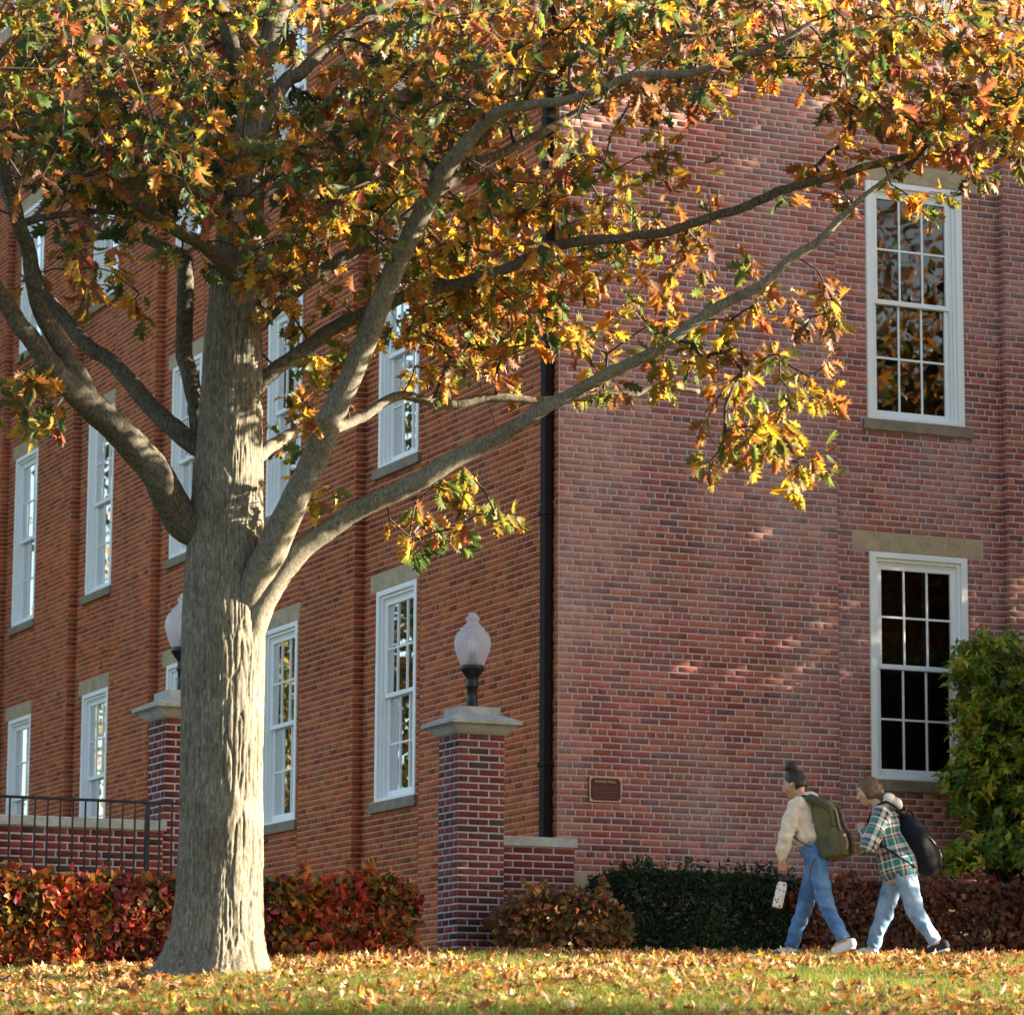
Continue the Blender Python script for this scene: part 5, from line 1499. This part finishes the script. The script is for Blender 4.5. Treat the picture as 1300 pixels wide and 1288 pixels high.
def person_b():
    X0 = at(960 + 840 / 4.769, 1209, 30.75)
    g = float(ground_z(X0[0], X0[1]))
    e = empty('person', (X0[0], X0[1], g + .008), math.radians(-4)); tag(e, 'person walking in plaid flannel shirt jacket and light jeans, head bowed', 'person', 'students walking past the building')
    B = Field((-.45, -.34, -.02), (.5, .34, 1.66), .0056)
    T = head(B, (-.208, 0, 1.437), .32, 0)
    B.cone((-.17, 0, 1.37), (-.10, 0, 1.26), .048, .056, .03)
    B.cone((-.09, 0, 1.2), (.0, 0, .9), .09, .09, .03, flat=.75); B.cone((.0, 0, .9), (.06, 0, .76), .09, .1, .03, flat=.75)
    for sy, sh, el, wr in ((-1, (-.115, -.16, 1.215), (-.215, -.22, .945), (-.268, -.13, 1.07)), (1, (-.10, .16, 1.215), (-.20, .2, .96), (-.29, .06, .92))):
        B.cone((-.09, sy * .05, 1.23), sh, .05, .042, .02); B.cone(sh, el, .042, .034, .02); B.cone(el, wr, .034, .024, .015)
        dd = np.array(wr) - np.array(el)
        hand(B, wr, dd + np.array([.02, .03 * -sy, .04]), -sy, .9)
    legs = (((.075, -.08, .745), (.180, -.085, .375), (.348, -.085, .125)), ((.03, .08, .745), (-.085, .08, .385), (-.192, .08, .095)))
    for hp, kn, an in legs:
        B.cone(hp, kn, .075, .05, .02); B.cone(kn, an, .05, .034, .02); B.cone(an, np.array(an) + (-.05, 0, -.045), .034, .03, .015)
    B.build('body', M_SKIN_B, e)
    H = Field((-.36, -.16, 1.22), (.05, .16, 1.6), .005)
    H.ell(T(.010, 0, .014), (.103, .086, .106), .32, 0); H.ell(T(.055, 0, -.04), (.07, .07, .08), .3, .03); H.cone(T(.06, 0, -.05), T(.09, 0, -.13), .05, .04, .02)
    H.cut(T(-.062, 0, .02), T(-1, 0, -.45) - T(0, 0, 0))
    for sy in (-1, 1): H.ell(T(.0, sy * .062, -.03), (.05, .03, .06), .3, .02)
    for sy in (-1, 1): H.ell(T(-.085, sy * .085, -.075), (.045, .035, .05), .3, .01, True)
    H.folds(.002, 90, 6); H.build('hair', M_HAIR_B, e)
    J = Field((-.30, -.24, .02), (.46, .24, .95), .0078)
    J.ell((.065, 0, .79), (.125, .17, .125), 0, .0)
    for (hp, kn, an), sy in zip(legs, (-1, 1)):
        an = np.array(an)
        J.cone(np.array(hp) + (.004, 0, .01), kn, .104, .074, .03); J.cone(kn, an, .074, .057, .02)
        d = an - np.array(kn); d /= np.linalg.norm(d); hem = an - d * .005
        J.cut(hem, d, np.array([hem[0] - .14, -.3 if sy < 0 else 0.0, .0]), np.array([hem[0] + .14, 0.0 if sy < 0 else .3, .28]))
    J.folds(.006, 42, 19); J.folds(.0025, 95, 20); J.build('jeans', M_JEAN_B, e)
    S = Field((-.36, -.34, .56), (.28, .34, 1.4), .0078)
    S.ell((-.075, 0, 1.13), (.14, .18, .17), .25, .0); S.ell((-.01, 0, .95), (.15, .185, .15), .2, .05); S.ell((.045, 0, .79), (.178, .215, .19), .1, .05); S.cone((-.09, -.12, 1.22), (-.09, .12, 1.22), .066, .066, .04)
    for sy, sh, el, wr in ((-1, (-.11, -.165, 1.205), (-.215, -.225, .955), (-.262, -.145, 1.05)), (1, (-.10, .165, 1.205), (-.20, .2, .965), (-.275, .08, .93))):
        S.cone(sh, el, .082, .074, .035); S.cone(el, wr, .072, .052, .02)
    S.cut((0, 0, .635), (.10, 0, -1)); S.ell((.01, -.23, .64), (.06, .12, .09), 0, .01, True); S.ell((.01, .23, .64), (.06, .12, .09), 0, .01, True)
    S.folds(.006, 34, 22)
    v, f = S.mesh()
    best = np.full(len(v), 9.); uv = np.zeros((len(v), 3))
    segs = [((-.09, 0, 1.22), (.05, 0, .66), .15, .5)]
    for sh, el, wr in (((-.11, -.165, 1.205), (-.215, -.225, .955), (-.262, -.145, 1.05)), ((-.10, .165, 1.205), (-.20, .2, .965), (-.275, .08, .93))):
        segs += [(sh, el, .08, 1.), (el, wr, .065, 1.)]
    for i, (p, q, rr_, fy) in enumerate(segs):
        p, q = np.array(p), np.array(q); d = q - p; L = np.linalg.norm(d); d /= L
        t = np.clip((v - p) @ d, 0, L); rel = v - p - t[:, None] * d
        dist = np.linalg.norm(rel * np.array([1, .75 if i == 0 else 1, 1]), axis=1) - rr_
        m_ = dist < best - .004; best = np.where(m_, dist, best)
        ex = np.cross((0, 1., 0), d); ex /= np.linalg.norm(ex)
        angl = np.arctan2(-rel[:, 1], rel @ ex)
        uv[m_] = np.stack([angl * (rr_ if i else .17), (v - p) @ d + .07 * i, 0 * t], -1)[m_]
    mobj('flannel_jacket', v, f, M_PLAID, e, smooth=True, col=uv)
    Hd = Field((-.28, -.2, 1.15), (.14, .2, 1.52), .006)
    Hd.ell((-.085, 0, 1.285), (.105, .115, .055), .35, 0); Hd.ell((-.035, -.02, 1.36), (.055, .085, .05), .5, .02); Hd.ell((.03, -.01, 1.315), (.055, .1, .055), .3, .02)
    Hd.ell((-.175, 0, 1.36), (.075, .068, .07), .3, .02, True); Hd.folds(.004, 40, 2); Hd.build('hood', M_HOOD, e)
    shoe((.446, -.085), (.232, -.085), .060, e, M_SHOE_B, .056); shoe((-.150, .08), (-.380, .08), .0, e, M_SHOE, 0)
    bx = empty('backpack', (X0[0], X0[1], g + .008), math.radians(-4)); tag(bx, 'large dark navy backpack slung low on the walker in plaid', 'backpack')
    F1 = Field((-.02, -.24, .58), (.52, .24, 1.34), .0078)
    F1.ell((.215, 0, .97), (.115, .15, .26), .45, 0); F1.ell((.27, 0, .85), (.125, .155, .15), .4, .06); F1.cone((.09, 0, 1.19), (.20, 0, 1.02), .05, .12, .05, flat=.7)
    F1.folds(.003, 30, 35); F1.build('main_bag', M_NAVY, bx)
    F3 = Field((.2, -.24, .6), (.54, .24, 1.08), .006)
    F3.ell((.335, 0, .88), (.065, .115, .14), .42, 0); F3.folds(.002, 34, 28); F3.build('front_pocket', M_NAVY, bx)
    for sy in (-1, 1):
        flat_strap([(.09, sy * .10, 1.20), (.02, sy * .112, 1.275), (-.07, sy * .12, 1.325), (-.165, sy * .125, 1.27), (-.215, sy * .13, 1.15), (-.17, sy * .18, 1.0), (.02, sy * .20, .86), (.18, sy * .15, .76)], .055, .012, 'shoulder_strap', M_NAVY, bx)
    flat_strap([(.12, 0, 1.19), (.12, 0, 1.25), (.16, 0, 1.24), (.18, 0, 1.17)], .02, .012, 'grab_loop', M_NAVY, bx)
    MB().tube([(.26, -.1, 1.06), (.31, -.105, 1.02), (.36, -.1, .96)], .004, 5).build('zip', M_ZIP, bx, True)
    MB().tube([(.385, -.07, .92), (.40, -.072, .88), (.402, -.07, .84)], .006, 5).build('zip_pull', M_ZIP, bx, True)
    MB().box(-.018, .018, -.003, .003, -.006, .006, .001).build('patch', M_MAROON, bx, loc=(.25, -.135, 1.03))
person_a()
person_b()
